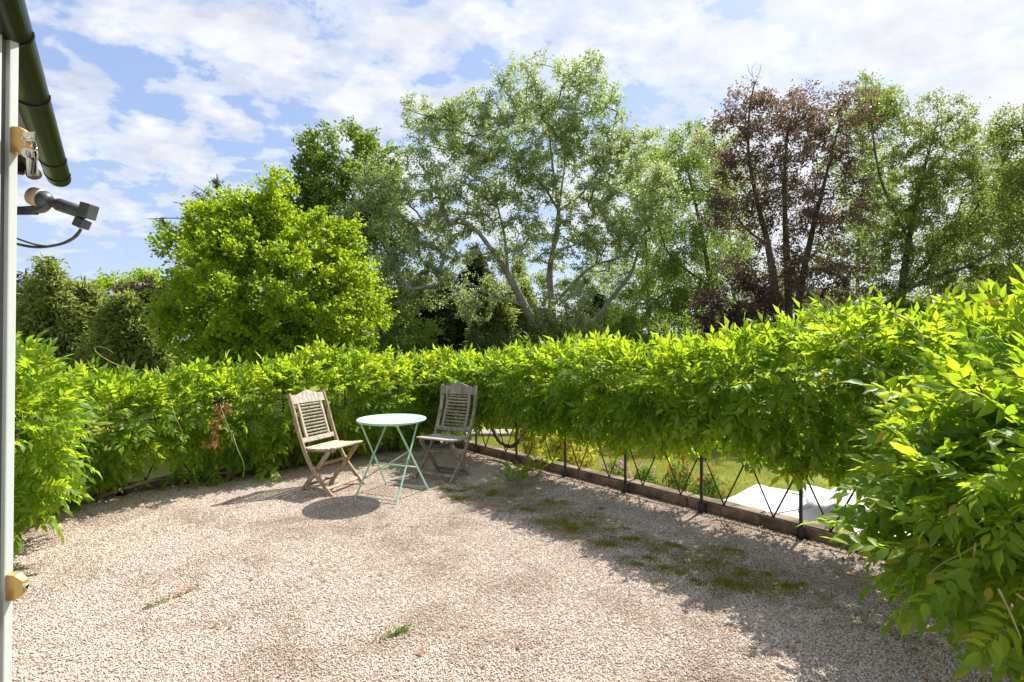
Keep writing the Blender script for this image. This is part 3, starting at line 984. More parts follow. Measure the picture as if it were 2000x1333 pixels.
# ------------------------------------------------------------------ folding chairs: local +x is forward, y across
def chair(x, y, yaw, label, wood, pale, seatm, lean=1.0, h=0.90):
    root = empty('folding_chair', (x, y, 0), label, 'chair', 'wooden folding chairs by the bistro table', yaw)
    hw = 0.215
    prof = [(0.185, 0.0), (0.065, 0.11), (-0.045, 0.225), (-0.125, 0.345), (-0.185, 0.47), (-0.235, 0.60), (-0.275, 0.72), (-0.300*lean-0.012, h)]
    f = h/0.90
    side = Vector((0, 1, 0))

    def at(t):
        """point on the curve of the back post at height t"""
        zs = [p[1] for p in prof]
        return Vector((float(np.interp(t, zs, [p[0] for p in prof])), 0, t))
    for s_ in (-1, 1):
        pts = spline([(p[0], s_*hw, p[1]) for p in prof], 3)
        MB().bar(pts, 0.022, 0.040, side, 0.004).build('back_post', pale if s_ > 3 else wood, root)
        a_, b_ = Vector((0.125, s_*(hw-0.028), 0.395)), Vector((-0.20, s_*(hw-0.028), 0.0))
        MB().bar([a_, b_], 0.022, 0.042, side, 0.004).build('leg', wood, root)
        c_ = a_.lerp(b_, 0.42)
        MB().lathe([(0.009, -0.004), (0.009, 0.03)], Vector((at(c_.z).x*0.4+c_.x*0.6, s_*(hw-0.03), c_.z)), (0, s_, 0), 10).build('pivot_bolt', 'chrome', root)
        # seat side rail
        MB().bar([(-0.155, s_*(hw-0.055), 0.378), (0.165, s_*(hw-0.055), 0.402)], 0.022, 0.030, side, 0.003).build('seat_rail', wood, root)
    # top rail with a serpentine crest
    ctr = at(h-0.055)
    tang = (at(h-0.01)-at(h-0.12)).normalized()
    nrm_ = Vector((0, 1, 0)).cross(tang).normalized()
    yy = np.linspace(-hw+0.011, hw-0.011, 25)

    def crest(v):
        q_ = abs(v)/(hw-0.011)
        return 0.042+0.036*(0.5+0.5*math.cos(min(1, q_/0.72)*math.pi))
    vs, fs = [], []
    for v in yy:
        for dz, dn in ((-0.045, -0.010), (crest(v), -0.010), (crest(v), 0.010), (-0.045, 0.010)):
            vs.append(ctr+Vector((0, v, 0))+tang*dz+nrm_*dn)
    for i in range(24):
        for j in range(4):
            fs.append((i*4+j, i*4+(j+1) % 4, i*4+4+(j+1) % 4, i*4+4+j))
    fs += [(0, 1, 2, 3), tuple(96+j for j in range(4))]
    MB().add(vs, fs).build('top_rail', pale, root)
    # lower back rail
    zl = 0.47
    MB().bar([at(zl)+Vector((0, -hw+0.012, 0)), at(zl)+Vector((0, hw-0.012, 0))], 0.045, 0.018, at(zl+0.05)-at(zl-0.05), 0.003).build('lower_rail', pale, root)
    # inner stiles and slats
    z0, z1 = zl+0.02, h-0.095
    si = 0.142
    for s_ in (-1, 1):
        pts = [at(z_)+Vector((0.0, s_*si, 0)) for z_ in np.linspace(z0, z1, 6)]
        MB().bar(pts, 0.026, 0.019, side, 0.003).build('stile', pale, root)
    nsl = 10
    for i in range(nsl):
        z_ = z0+(z1-z0)*(i+0.75)/(nsl+0.4)
        p_ = at(z_)
        tg = (at(z_+0.03)-at(z_-0.03)).normalized()
        MB().bar([p_+Vector((0, -si+0.013, 0)), p_+Vector((0, si-0.013, 0))], 0.017, 0.010, (tg+Vector((0.5, 0, 0))), 0.003).build('back_slat', pale, root)
    # seat slats
    nst = 6
    for i in range(nst):
        x_ = -0.145+0.062*i
        z_ = 0.402+0.075*(x_+0.145)-0.010*math.sin(math.pi*i/(nst-1))
        e = 0.205 if i < nst-1 else 0.190
        MB().bar([(x_, -e, z_), (x_, e, z_)], 0.055, 0.016, (1, 0, 0.08), 0.004).build('seat_slat', seatm, root)
    # stretchers
    MB().bar([(0.115, -hw+0.01, 0.062), (0.115, hw-0.01, 0.062)], 0.036, 0.016, (0.7, 0, -0.7), 0.003).build('stretcher', wood, root)
    MB().bar([(-0.155, -hw+0.036, 0.055), (-0.155, hw-0.036, 0.055)], 0.036, 0.016, (0.7, 0, 0.8), 0.003).build('stretcher', wood, root)
    MB().bar([(0.020, -hw+0.036, 0.265), (0.020, hw-0.036, 0.265)], 0.036, 0.016, (0.7, 0, 0.8), 0.003).build('stretcher', wood, root)
    return root


chair(-1.70, 4.875, R(-24), 'tan weathered folding wooden chair left of the mint table', 'teak_tan', 'teak_pale', 'teak_pale', 1.12, 0.90)
chair(-0.71, 5.25, R(-118), 'grey weathered folding wooden chair right of the mint table', 'teak_grey', 'teak_grey', 'teak_seat', 0.95, 0.93)


# ------------------------------------------------------------------ door, locks, keys
DXF = -0.984
door = empty('grey_door', (DXF, 0.72, 0), 'open pale grey painted door edge filling the left side of the picture', 'door')
door.rotation_euler = (0, R(0.63), 0)
top_z = 2.017
leafm = MB()
leafm.box((-0.023, -0.009, top_z/2+0.01), (0.046, 0.53-0.018, top_z-0.02), 0.002)
leafm.build('door_leaf', 'door', door)
MB().box((-0.0225, 0.271, top_z/2+0.01), (0.045, 0.018, top_z-0.02), 0.0025).build('edge_strip', 'door', door)
MB().box((-0.026, 0.2535, top_z/2+0.01), (0.036, 0.022, top_z-0.024)).build('groove_seal', 'groove', door)


def lock(z, open_keys):
    l = MB()
    hgt, wd, pr = 0.050, 0.015, 0.030
    # chamfered hexagonal block: profile in (x out, z), tapering outwards
    pts = []
    for (x_, z0_, z1_, w0) in ((0.0, -hgt/2, hgt/2, wd), (0.016, -hgt/2+0.001, hgt/2-0.001, wd), (pr, -hgt/2+0.014, hgt/2-0.012, wd*0.72)):
        pts += [(x_, -w0/2, z0_), (x_, w0/2, z0_), (x_, w0/2, z1_), (x_, -w0/2, z1_)]
    fs = [(0, 1, 2, 3), (8, 9, 10, 11)]
    for i in (0, 4):
        for j in range(4):
            fs.append((i+j, i+(j+1) % 4, i+4+(j+1) % 4, i+4+j))
    l.add(pts, fs)
    o = l.build('lock', 'brass', door)
    o.location = (0.001, 0.2715, z)
    MB().lathe([(0.0048, 0), (0.0048, 0.004), (0.004, 0.005)], (pr-0.001, 0, 0.0), (1, 0, 0), 16).build('lock_barrel', 'chrome', o)
    MB().box((pr+0.0045, 0, 0), (0.002, 0.0014, 0.007)).build('keyhole', 'glass_dark', o)
    return o


lock(1.788, True)
lock(0.925, False)

keys = empty('key_bunch', (DXF+0.047, 0.982, 1.788), 'bunch of silver keys on a ring hanging from the upper brass lock', 'keys')
MB().lathe([(0.004, 0), (0.004, 0.002)], (0, 0, 0), (1, 0, 0), 8).build('key_tip', 'chrome', keys)
MB().box((0.010, 0, 0.004), (0.022, 0.0025, 0.018), 0.0008).build('key_bow', 'chrome', keys)
ring = MB().tube([(0.014+0.002*math.sin(a_), 0.012*math.cos(a_)+0.0, -0.012+0.013*math.sin(a_)) for a_ in np.linspace(0, 2*math.pi, 25)], 0.0011, 6)
ring.build('ring', 'chrome', keys, True)
for i, (dy, tilt, ln_) in enumerate(((-0.006, 0.10, 0.050), (0.0, -0.05, 0.047), (0.006, -0.16, 0.044), (0.003, 0.02, 0.040))):
    k_ = MB()
    rt = Matrix.Rotation(tilt, 3, 'X') @ Matrix.Rotation(0.5*i-0.6, 3, 'Z')
    k_.lathe([(0.0095, -0.001), (0.0095, 0.001)], (0, 0, 0), (1, 0, 0), 16)
    k_.box((0, 0, -0.024), (0.002, 0.006, ln_-0.014), 0.0004)
    k_.box((0, 0.0035, -0.034), (0.0018, 0.004, 0.010))
    k_.v = [tuple(rt @ Vector(v) + Vector((0.013+0.003*i, dy, -0.030))) for v in k_.v]
    k_.build('key', 'chrome', keys)
MB().lathe([(0.0120, -0.0012), (0.0126, 0), (0.0120, 0.0012)], (0.016, 0.004, -0.066), (0.5, -0.8, 0.1), 24).build('fob', 'chrome', keys)
MB().tube([(0.015, 0.003, -0.024), (0.017, 0.004, -0.045), (0.016, 0.004, -0.055)], 0.0008, 5).build('fob_chain', 'chrome', keys)

# ------------------------------------------------------------------ house wall, eave, gutter
EDX, EDY = -0.614, 0.789         # bearing of the eave


def E(d, n, z=0.0):
    """eave frame: d along the gutter, zero at its end; n away from the house, zero at the gutter's middle"""
    return Vector((-1.700 + EDX*d + EDY*n, 1.90 + EDY*d - EDX*n, z))


house = empty('house', T(0, -0.5, 0), 'corner of the house with dark eave above the open door', 'house')
hb_ = Vector(house.location)


def quadbox(d0, d1, n0, n1, z0, z1):
    c_ = [T(d0, n0), T(d1, n0), T(d1, n1), T(d0, n1)]
    vs = [(p.x-hb_.x, p.y-hb_.y, z-hb_.z) for z in (z0, z1) for p in c_]
    return MB().add(vs, [(0, 1, 2, 3), (4, 5, 6, 7), (0, 1, 5, 4), (1, 2, 6, 5), (2, 3, 7, 6), (3, 0, 4, 7)])


quadbox(1.05, 2.42, -0.70, -0.42, LAWN_Z, 2.02).build('wall', 'wall', house)
quadbox(-5.0, -1.1, -0.70, -0.42, LAWN_Z, 2.02).build('wall', 'wall', house)
quadbox(-1.1, 1.05, -0.70, -0.42, 2.06, 2.3).build('lintel', 'wall', house)
ez = 2.03


def eavebox(d0, d1, n0, n1, z0, z1):
    c_ = [E(d0, n0), E(d1, n0), E(d1, n1), E(d0, n1)]
    vs = [(p.x-hb_.x, p.y-hb_.y, z-hb_.z) for z in (z0, z1) for p in c_]
    return MB().add(vs, [(0, 1, 2, 3), (4, 5, 6, 7), (0, 1, 5, 4), (1, 2, 6, 5), (2, 3, 7, 6), (3, 0, 4, 7)])


for i in range(5):
    eavebox(-6.5, -0.04, -0.62+0.11*i, -0.514+0.11*i, ez+0.002*(i % 2), ez+0.02).build('soffit_board', 'soffit', house)
eavebox(-6.5, -0.03, -0.068, -0.048, ez-0.02, ez+0.13).build('fascia', 'soffit', house)
eavebox(-0.038, -0.012, -0.62, -0.07, ez-0.03, ez+0.16).build('barge_board', 'soffit', house)
for i in range(12):
    eavebox(-0.30*(i+1), -0.004-0.30*i, -0.62, 0.0, ez+0.135+0.012*(i % 2), ez+0.15+0.012*(i % 2)).build('roof_tile', 'tile', house)
for i in range(5):
    eavebox(-0.010, 0.030+0.010*(i % 3), -0.60+0.105*i, -0.505+0.105*i, ez-0.022+0.005*(i % 2), ez-0.006+0.005*(i % 2)).build('verge_tile', 'tile', house)

gut = empty('gutter', E(0, 0, 1.97), 'dark green algae-stained half-round gutter along the house eave', 'gutter')
gb = Vector(gut.location)
gsec = []
rg = 0.036
GZ = 2.013
for i in range(17):
    a_ = math.pi + math.pi*i/16
    gsec.append((rg*math.cos(a_), rg*math.sin(a_)))
for i in range(16, -1, -1):
    a_ = math.pi + math.pi*i/16
    gsec.append(((rg-0.003)*math.cos(a_), (rg-0.003)*math.sin(a_)))


def gsweep(d0, d1, grow=1.0):
    vs, fs = [], []
    k = len(gsec)
    for d_ in (d0, d1):
        for (a_, b_) in gsec:
            vs.append(E(d_, a_*grow+0.013, GZ+b_*grow)-gb)
    for j in range(k):
        j2 = (j+1) % k
        fs.append((j, j2, k+j2, k+j))
    fs += [tuple(range(k)), tuple(range(k, 2*k))]
    return MB().add(vs, fs)


gsweep(-6.0, 0.0).build('trough', 'gutter', gut, True)
for d_ in (-0.075, -0.27, -0.83, -1.16, -1.8):
    gsweep(d_, d_+0.016, 1.06).build('bracket', 'gutter', gut, True)
cp = MB()
cv = [E(0.001, a_+0.013, GZ+b_)-gb for (a_, b_) in gsec[:17]] + [E(0.012, a_+0.013, GZ+b_)-gb for (a_, b_) in gsec[:17]]
cp.add(cv, [tuple(range(17)), tuple(range(17, 34))] + [(i, i+1, 18+i, 17+i) for i in range(16)])
cp.build('end_cap', 'gutter', gut)

# ------------------------------------------------------------------ security lamp
LD = 1.72
lamp = empty('security_lamp', P(100, 400, LD), 'grey plastic security lamp with aged lens on a wall arm below the gutter', 'lamp')
lb = Vector(lamp.location)


def L_(x, y, d=LD):
    return P(x, y, d)-lb


MB().sweep([L_(-180, 415, LD-0.35), L_(38, 412), L_(70, 411)], rect(0.028, 0.022, 0.003), (0, 0, 1)).build('arm', 'lampgrey', lamp)
MB().sweep(spline([L_(68, 411), L_(82, 409), L_(92, 401), L_(97, 392)], 4), rect(0.026, 0.018, 0.003), (0, 1, 0)).build('elbow', 'lampgrey', lamp)
ax_l = (L_(165, 415)-L_(68, 383)).normalized()
o0 = L_(66, 384)
px_m = LD/1000
MB().lathe([(0.001, -0.001), (0.026, 0.0), (0.0305, 0.004), (0.032, 0.020), (0.031, 0.038)], o0-ax_l*0.006, ax_l, 28).build('lens', 'lens', lamp, True)
MB().lathe([(0.0295, 0.0385), (0.0305, 0.042), (0.024, 0.056), (0.016, 0.066)], o0-ax_l*0.006, ax_l, 28).build('lens_housing', 'lampgrey', lamp, True)
MB().lathe([(0.013, 0.060), (0.013, 0.085), (0.018, 0.086), (0.018, 0.090)], o0-ax_l*0.006, ax_l, 20).build('swivel_joint', 'lampgrey', lamp, True)
for i in range(4):
    MB().lathe([(0.0155, 0.063+0.006*i), (0.0155, 0.0655+0.006*i)], o0-ax_l*0.006, ax_l, 16).build('joint_rib', 'lampgrey', lamp)
MB().lathe([(0.019, 0.092), (0.0215, 0.094), (0.0215, 0.182), (0.020, 0.187)], o0-ax_l*0.006, ax_l, 24).build('lamp_body', 'lampgrey', lamp, True)
rt = Matrix.Rotation(R(-14), 3, 'Y')
MB().box(L_(172, 413), (0.034, 0.044, 0.050), 0.004, Matrix.Rotation(R(16), 3, 'Y')).build('junction_box', 'lampgrey', lamp)
MB().box(L_(160, 437), (0.032, 0.038, 0.030), 0.003, Matrix.Rotation(R(24), 3, 'Y')).build('cable_entry', 'lampgrey', lamp)
MB().tube(spline([L_(158, 448), L_(148, 462), L_(128, 474), L_(100, 481), L_(70, 483), L_(38, 478), L_(-60, 455)], 6), 0.0046, 8).build('cable', 'cable', lamp, True)
MB().tube(spline([L_(156, 450), L_(140, 466), L_(110, 479), L_(80, 480), L_(38, 468), L_(-60, 430)], 6), 0.003, 8).build('cable', 'cable', lamp, True)

# ------------------------------------------------------------------ parasol canopy below the railing
PC = Vector((3.2, 5.0, 0))
para = empty('garden_parasol', (PC.x, PC.y, LAWN_Z), 'square white canvas parasol opened on the lawn just below the right railing', 'parasol')
ap = -0.165-LAWN_Z
ed = -0.52-LAWN_Z
hs = 1.32
cor = [Vector((DX*a_+NX*b_, DY*a_+NY*b_, 0)) for a_, b_ in ((hs, -hs), (hs, hs), (-hs, hs), (-hs, -hs))]
for i in range(4):
    a_, b_ = cor[i], cor[(i+1) % 4]
    vs, fs = [], []
    K = 12
    rows = []
    for r_ in range(K+1):
        t = r_/K
        row = []
        for c_ in range(K+1):
            s_ = c_/K
            p = (a_.lerp(b_, s_))*t
            sag = -0.05*math.sin(math.pi*t)*(1-abs(2*s_-1)*0.6)
            ripple = (0.012*math.sin(s_*9+t*5+i)+0.006*math.sin(s_*23+i*2)+0.005*math.sin(t*17+s_*6))*t
            row.append(len(vs))
            vs.append((p.x, p.y, ap+(ed-ap)*t+sag+ripple))
        rows.append(row)
    # short valance
    val = []
    for c_ in range(K+1):
        p = a_.lerp(b_, c_/K)*1.004
        val.append(len(vs))
        vs.append((p.x, p.y, ed-0.14+0.015*math.sin(c_*1.7)))
    rows.append(val)
    for r_ in range(len(rows)-1):
        for c_ in range(K):
            fs.append((rows[r_][c_], rows[r_][c_+1], rows[r_+1][c_+1], rows[r_+1][c_]))
    pan = MB().add(vs, fs).build('canopy_panel', 'canvas', para, True)
    sl = pan.modifiers.new('thick', 'SOLIDIFY')
    sl.thickness = 0.003
    sm_pts = [Vector((a_.x*t, a_.y*t, ap+(ed-ap)*t-0.02*math.sin(math.pi*t)+0.006)) for t in np.linspace(0.02, 1, 10)]
    MB().tube(sm_pts, 0.0028, 5).build('seam', 'seam', para)
    sm2 = [Vector((*(a_.lerp(b_, 0.5)*t).xy, ap+(ed-ap)*t-0.05*math.sin(math.pi*t)+0.010*math.sin(4.5+t*5+i)*t+0.004)) for t in np.linspace(0.3, 1, 10)]
    MB().tube(sm2, 0.0022, 5).build('seam', 'seam', para)
    MB().bar([Vector((0, 0, ap-0.12)), a_*0.99+Vector((0, 0, ed-0.02))], 0.02, 0.014, (0, 0, 1)).build('rib', 'timber_pale', para)
# rumpled vent flap at the apex
vs, fs = [], []
K = 28
for r_ in range(5):
    t = r_/4
    for c_ in range(K):
        an = 2*math.pi*c_/K
        rad = 0.36*t*(1+0.10*math.sin(4*an)+0.06*math.sin(9*an+1))
        vs.append((rad*math.cos(an), rad*math.sin(an), ap+0.075-0.05*t*t+0.028*t*math.sin(6*an+2)+0.018*t*math.sin(13*an)))
for r_ in range(4):
    for c_ in range(K):
        fs.append((r_*K+c_, r_*K+(c_+1) % K, (r_+1)*K+(c_+1) % K, (r_+1)*K+c_))
fl = MB().add(vs, fs).build('vent_flap', 'canvas', para, True)
fl.modifiers.new('thick', 'SOLIDIFY').thickness = 0.003
MB().tube([(0, 0, 0), (0, 0, ap+0.02)], 0.025, 12).build('pole', 'timber_pale', para, True)
MB().lathe([(0.28, 0), (0.28, 0.05), (0.06, 0.08), (0.04, 0.3)], (0, 0, 0), (0, 0, 1), 24).build('base', 'lampgrey', para, True)

gx, gy = rng.uniform(-2.5, 9.0, 70000), rng.uniform(8.5, 23.0, 70000)
M['grass'] = leaf_mat('grass_blade', (0.12, 0.16, 0.012), (0.30, 0.30, 0.03), (0.25, 0.32, 0.015), (0.50, 0.50, 0.05), 0.4, 0.6, 0.2, 0.5)


def grass_blades():
    n_ = len(gx)
    d_ = unit(np.array([[0, 0, 0.9]])+rng.normal(0, 0.45, (n_, 3)))
    Rm = frames(d_, rng.normal(0, 1, (n_, 3)))
    sz = rng.uniform(0.04, 0.10, n_)
    base = np.array([[0, -0.10, 0], [0, 0.10, 0], [1, 0, 0]])
    V_ = np.einsum('nij,vj->nvi', Rm*sz[:, None, None], base)+np.column_stack([gx, gy, np.full(n_, LAWN_Z-0.004)])[:, None]
    me = arrays_mesh('grass', V_.reshape(-1, 3), np.arange(n_*3).reshape(-1, 3), rng.random(n_))
    return tag(link('grass', me, 'grass'), 'short sunlit grass of the lawn below the railing', 'grass', kind='stuff')


grass_blades()

# ------------------------------------------------------------------ pale garden table on the lawn
gt = empty('garden_table', Vector((-0.72, 19.0, LAWN_Z)), 'pale timber garden table on the lawn, seen through the railing right of the grey chair', 'table')
for i in range(5):
    MB().box((0, -0.36+0.18*i, 0.73), (1.95, 0.165, 0.05), 0.005).build('table_plank', 'timber_pale', gt)
for sx in (-0.85, 0.85):
    for sy in (-0.3, 0.3):
        MB().box((sx, sy, 0.35), (0.09, 0.09, 0.70), 0.006).build('leg', 'timber_pale', gt)
    MB().bar([(sx, -0.3, 0.25), (sx, 0.3, 0.25)], 0.07, 0.05, (0, 0, 1)).build('stretcher', 'timber_pale', gt)
for sy in (-0.33, 0.33):
    MB().bar([(-0.9, sy, 0.66), (0.9, sy, 0.66)], 0.08, 0.03, (0, 0, 1)).build('apron', 'timber_pale', gt)


# ------------------------------------------------------------------ trees
def segments_mesh(name, A, B, ra, rb, material, parent, k=5):
    A, B = np.array(A), np.array(B)
    ra, rb = np.array(ra), np.array(rb)
    t = unit(B-A)
    ref = np.where(np.abs(t[:, 2:3]) < 0.9, np.array([[0, 0, 1.0]]), np.array([[1.0, 0, 0]]))
    u_ = unit(np.cross(t, ref))
    v_ = np.cross(t, u_)
    an = np.arange(k)*2*math.pi/k
    ringv = u_[:, None]*np.cos(an)[None, :, None]+v_[:, None]*np.sin(an)[None, :, None]
    VA = A[:, None]+ringv*ra[:, None, None]
    VB = B[:, None]+ringv*rb[:, None, None]
    V_ = np.concatenate([VA, VB], 1).reshape(-1, 3)
    j = np.arange(k)
    j2 = (j+1) % k
    quad = np.stack([j, j2, k+j2, k+j], 1)
    F_ = (quad[None]+(np.arange(len(A))*2*k)[:, None, None]).reshape(-1, 4)
    return link(name, arrays_mesh(name, V_, F_, None, True), material, parent)


def leaf_quads(C, size, aspect, axis_bias, rand, flat=0.0):
    """one folded rhombus per centre"""
    n_ = len(C)
    d = unit(axis_bias+rng.normal(0, rand, (n_, 3)))
    up = rng.normal(0, 1, (n_, 3))+np.array((0, 0, flat))
    Rm = frames(d, up)
    sz = size*rng.uniform(0.65, 1.3, n_)
    base = np.array([[0, 0, 0], [0.45, -aspect/2, 0.10], [1, 0, -0.05], [0.45, aspect/2, 0.10]])
    V_ = np.einsum('nij,vj->nvi', Rm*sz[:, None, None], base)+C[:, None]
    F_ = np.array([[0, 1, 2], [0, 2, 3]])[None]+(np.arange(n_)*4)[:, None, None]
    return V_.reshape(-1, 3), F_.reshape(-1, 3)


def tree(name, label, cat, depth, stems, blobs, n_attr, per, leaf, mat_, bark, seed, sigma=0.35, size=0.13, aspect=0.6, droop=0.0, flat=0.6,
         shell=0.35, r_tip=0.012, rpow=0.45, group='trees beyond the terrace', twig_k=4, sag=0.0, zsq=0.75, crown='crown', fat=1.0):
    """stems: polylines of (px, py, depth offset, radius m); blobs: ellipsoids (px, py, rx px, ry px[, depth offset m, depth radius m])"""
    global rng
    rng = np.random.default_rng(seed)
    k = depth/1000
    b0 = P(stems[0][0][0], stems[0][0][1], depth+stems[0][0][2])
    root = empty(name, (b0.x, b0.y, LAWN_Z), label, cat, group)
    rb = np.array(root.location)
    nodes, par, rad0 = [], [], []
    for si_, stp in enumerate(stems):
        pts = [P(x, y, depth+dd_) for (x, y, dd_, r_) in stp]
        rs_ = [r_ for (_, _, _, r_) in stp]
        if stp[0][1] >= 670:      # reaches the ground
            pts = [Vector((pts[0].x, pts[0].y, LAWN_Z))] + pts
            rs_ = [rs_[0]*1.25] + rs_
        sp = spline(pts, 5)
        rr_ = np.interp(np.linspace(0, 1, len(sp)), np.linspace(0, 1, len(rs_)), rs_)
        prev = -1
        if stp[0][1] < 670 and nodes:
            dn = np.linalg.norm(np.array(nodes)-np.array(sp[0]), axis=1)
            prev = int(dn.argmin())
        for p_, r_ in zip(sp, rr_):
            nodes.append(np.array(p_))
            par.append(prev)
            rad0.append(r_)
            prev = len(nodes)-1
    # attractor points through the crown volume
    vol = np.array([b[2]*b[3] for b in blobs], float)
    cnt = np.maximum(1, (n_attr*vol/vol.sum()).astype(int))
    blobs = [(b[0], b[1], b[2]*fat, b[3]*fat)+tuple(b[4:]) for b in blobs]
    att = []
    for b, c_ in zip(blobs, cnt):
        dz_ = b[4] if len(b) > 4 else 0.0
        rd = b[5] if len(b) > 5 else min(b[2], b[3])*k*1.1
        cc = np.array(P(b[0], b[1], depth+dz_))
        dv = unit(rng.normal(0, 1, (c_, 3)))
        rr_ = (shell+(1-shell)*rng.random((c_, 1)))**(0.6)
        att.append(cc+dv*rr_*np.array((b[2]*k, rd, b[3]*k)))
    att = np.concatenate(att)
    att[:, 2] = np.maximum(att[:, 2], LAWN_Z+0.3)
    stem_n = len(nodes)
    NA = np.zeros((stem_n+len(att)*3+5, 3))
    NA[:stem_n] = np.array(nodes)
    cntn = stem_n
    dmin = np.min(np.linalg.norm(att[:, None]-NA[None, :stem_n], axis=2), axis=1)
    tips = []
    usable = np.array(rad0) < max(rad0)*0.9
    for i in np.argsort(dmin):
        a_ = att[i]
        df = a_-NA[:cntn]
        dist = np.linalg.norm(df, axis=1)
        cost = dist*(1+0.5*np.clip(-df[:, 2]/np.maximum(dist, 1e-6)+0.1*0, 0, 1))
        j = int(cost.argmin())
        p0 = NA[j]
        prev = j
        L = dist[j]
        mid_n = 2
        for q_ in range(1, mid_n+1):
            t = q_/mid_n
            p_ = p0+(a_-p0)*t
            if q_ < mid_n:
                p_ = p_+rng.normal(0, 0.08*L, 3)+np.array((0, 0, 0.08*L-sag*L))
            NA[cntn] = p_
            par.append(prev)
            rad0.append(0)
            prev = cntn
            cntn += 1
        tips.append(prev)
    NA = NA[:cntn]
    w_ = np.zeros(cntn)
    w_[tips] = 1
    for i in range(cntn-1, -1, -1):
        if par[i] >= 0:
            w_[par[i]] += w_[i]
    rad = r_tip*np.maximum(w_, 1)**rpow
    rad0 = np.array(rad0)
    isst = np.arange(cntn) < stem_n
    rad = np.where(isst, rad0, rad)
    par = np.array(par)
    ii = np.where(par >= 0)[0]
    st_i = ii[isst[ii]]
    br_i = ii[~isst[ii]]
    segments_mesh('trunk', NA[par[st_i]]-rb, NA[st_i]-rb, rad[par[st_i]], rad[st_i], bark, root, 8)
    ra_ = np.minimum(rad[par[br_i]], rad[br_i]*1.5)
    segments_mesh('branches', NA[par[br_i]]-rb, NA[br_i]-rb, ra_, rad[br_i], bark, root, twig_k)['kind'] = 'stuff'
    # leaves around the twig ends, and a few along the twigs
    tp = NA[tips]
    sub = 9
    tw_ = np.repeat(tp, sub, axis=0)+np.clip(rng.normal(0, 1, (len(tips)*sub, 3)), -1.6, 1.6)*np.array((sigma, sigma, sigma*zsq))
    q1 = max(1, per//sub)
    C = np.repeat(tw_, q1, axis=0)
    tt = rng.random((len(C), 1))
    C = C*(0.35+0.65*tt)+np.repeat(tp, sub*q1, axis=0)*(0.65-0.65*tt)+rng.normal(0, 1, (len(C), 3))*sigma*0.22
    per = sub*q1
    if droop:
        C[:, 2] -= np.abs(rng.normal(0, droop, len(C)))
    cen = att.mean(0)
    outw = unit(C-cen)*0.5+np.array((0, 0, -0.25-droop))
    V_, F_ = leaf_quads(C-rb, size, aspect, outw, 0.6, flat)
    clump = np.repeat(rng.random(len(tips)), per)
    rn = np.clip(rng.random(len(C))*0.6+clump*0.45, 0, 1)
    me = arrays_mesh(crown, V_, F_, np.repeat(rn, 2))
    tag(link(crown, me, mat_, root), kind='stuff')
    return root


# bright maple at left
tree('maple_tree', 'dense bright lime-green rounded tree left of centre behind the far hedge', 'tree', 20,
     [[(545, 690, 0, 0.22), (540, 600, 0, 0.18), (530, 500, 0, 0.12), (515, 420, 0, 0.05)], [(540, 600, 0, 0.12), (620, 540, 0.3, 0.08), (660, 500, 0.4, 0.04)], [(535, 560, 0, 0.12), (450, 500, -0.4, 0.07), (400, 450, -0.6, 0.04)]],
     [(540, 570, 190, 150), (450, 440, 90, 75), (520, 390, 50, 60), (610, 480, 90, 70), (660, 600, 95, 110), (400, 620, 80, 90), (370, 480, 45, 45), (550, 690, 210, 60), (490, 480, 110, 80), (540, 610, 100, 90)],
     980, 99, None, 'maple', 'bark_pale', 21, sigma=0.30, size=0.13, aspect=0.8, shell=0.3, r_tip=0.009)
# oak behind
tree('oak_tree', 'tall mid-green tree rising behind the lime-green one', 'tree', 36,
     [[(690, 690, 0, 0.4), (685, 560, 0, 0.32), (675, 430, 0, 0.2), (665, 320, 0, 0.08)]],
     [(665, 300, 65, 55), (625, 350, 50, 40), (590, 400, 55, 40), (700, 380, 85, 75), (650, 450, 100, 60), (720, 520, 80, 110), (690, 620, 90, 80), (740, 320, 40, 40)],
     460, 108, None, 'oak', 'bark_dark', 22, fat=1.12, sigma=0.50, size=0.22, aspect=0.7, shell=0.5)
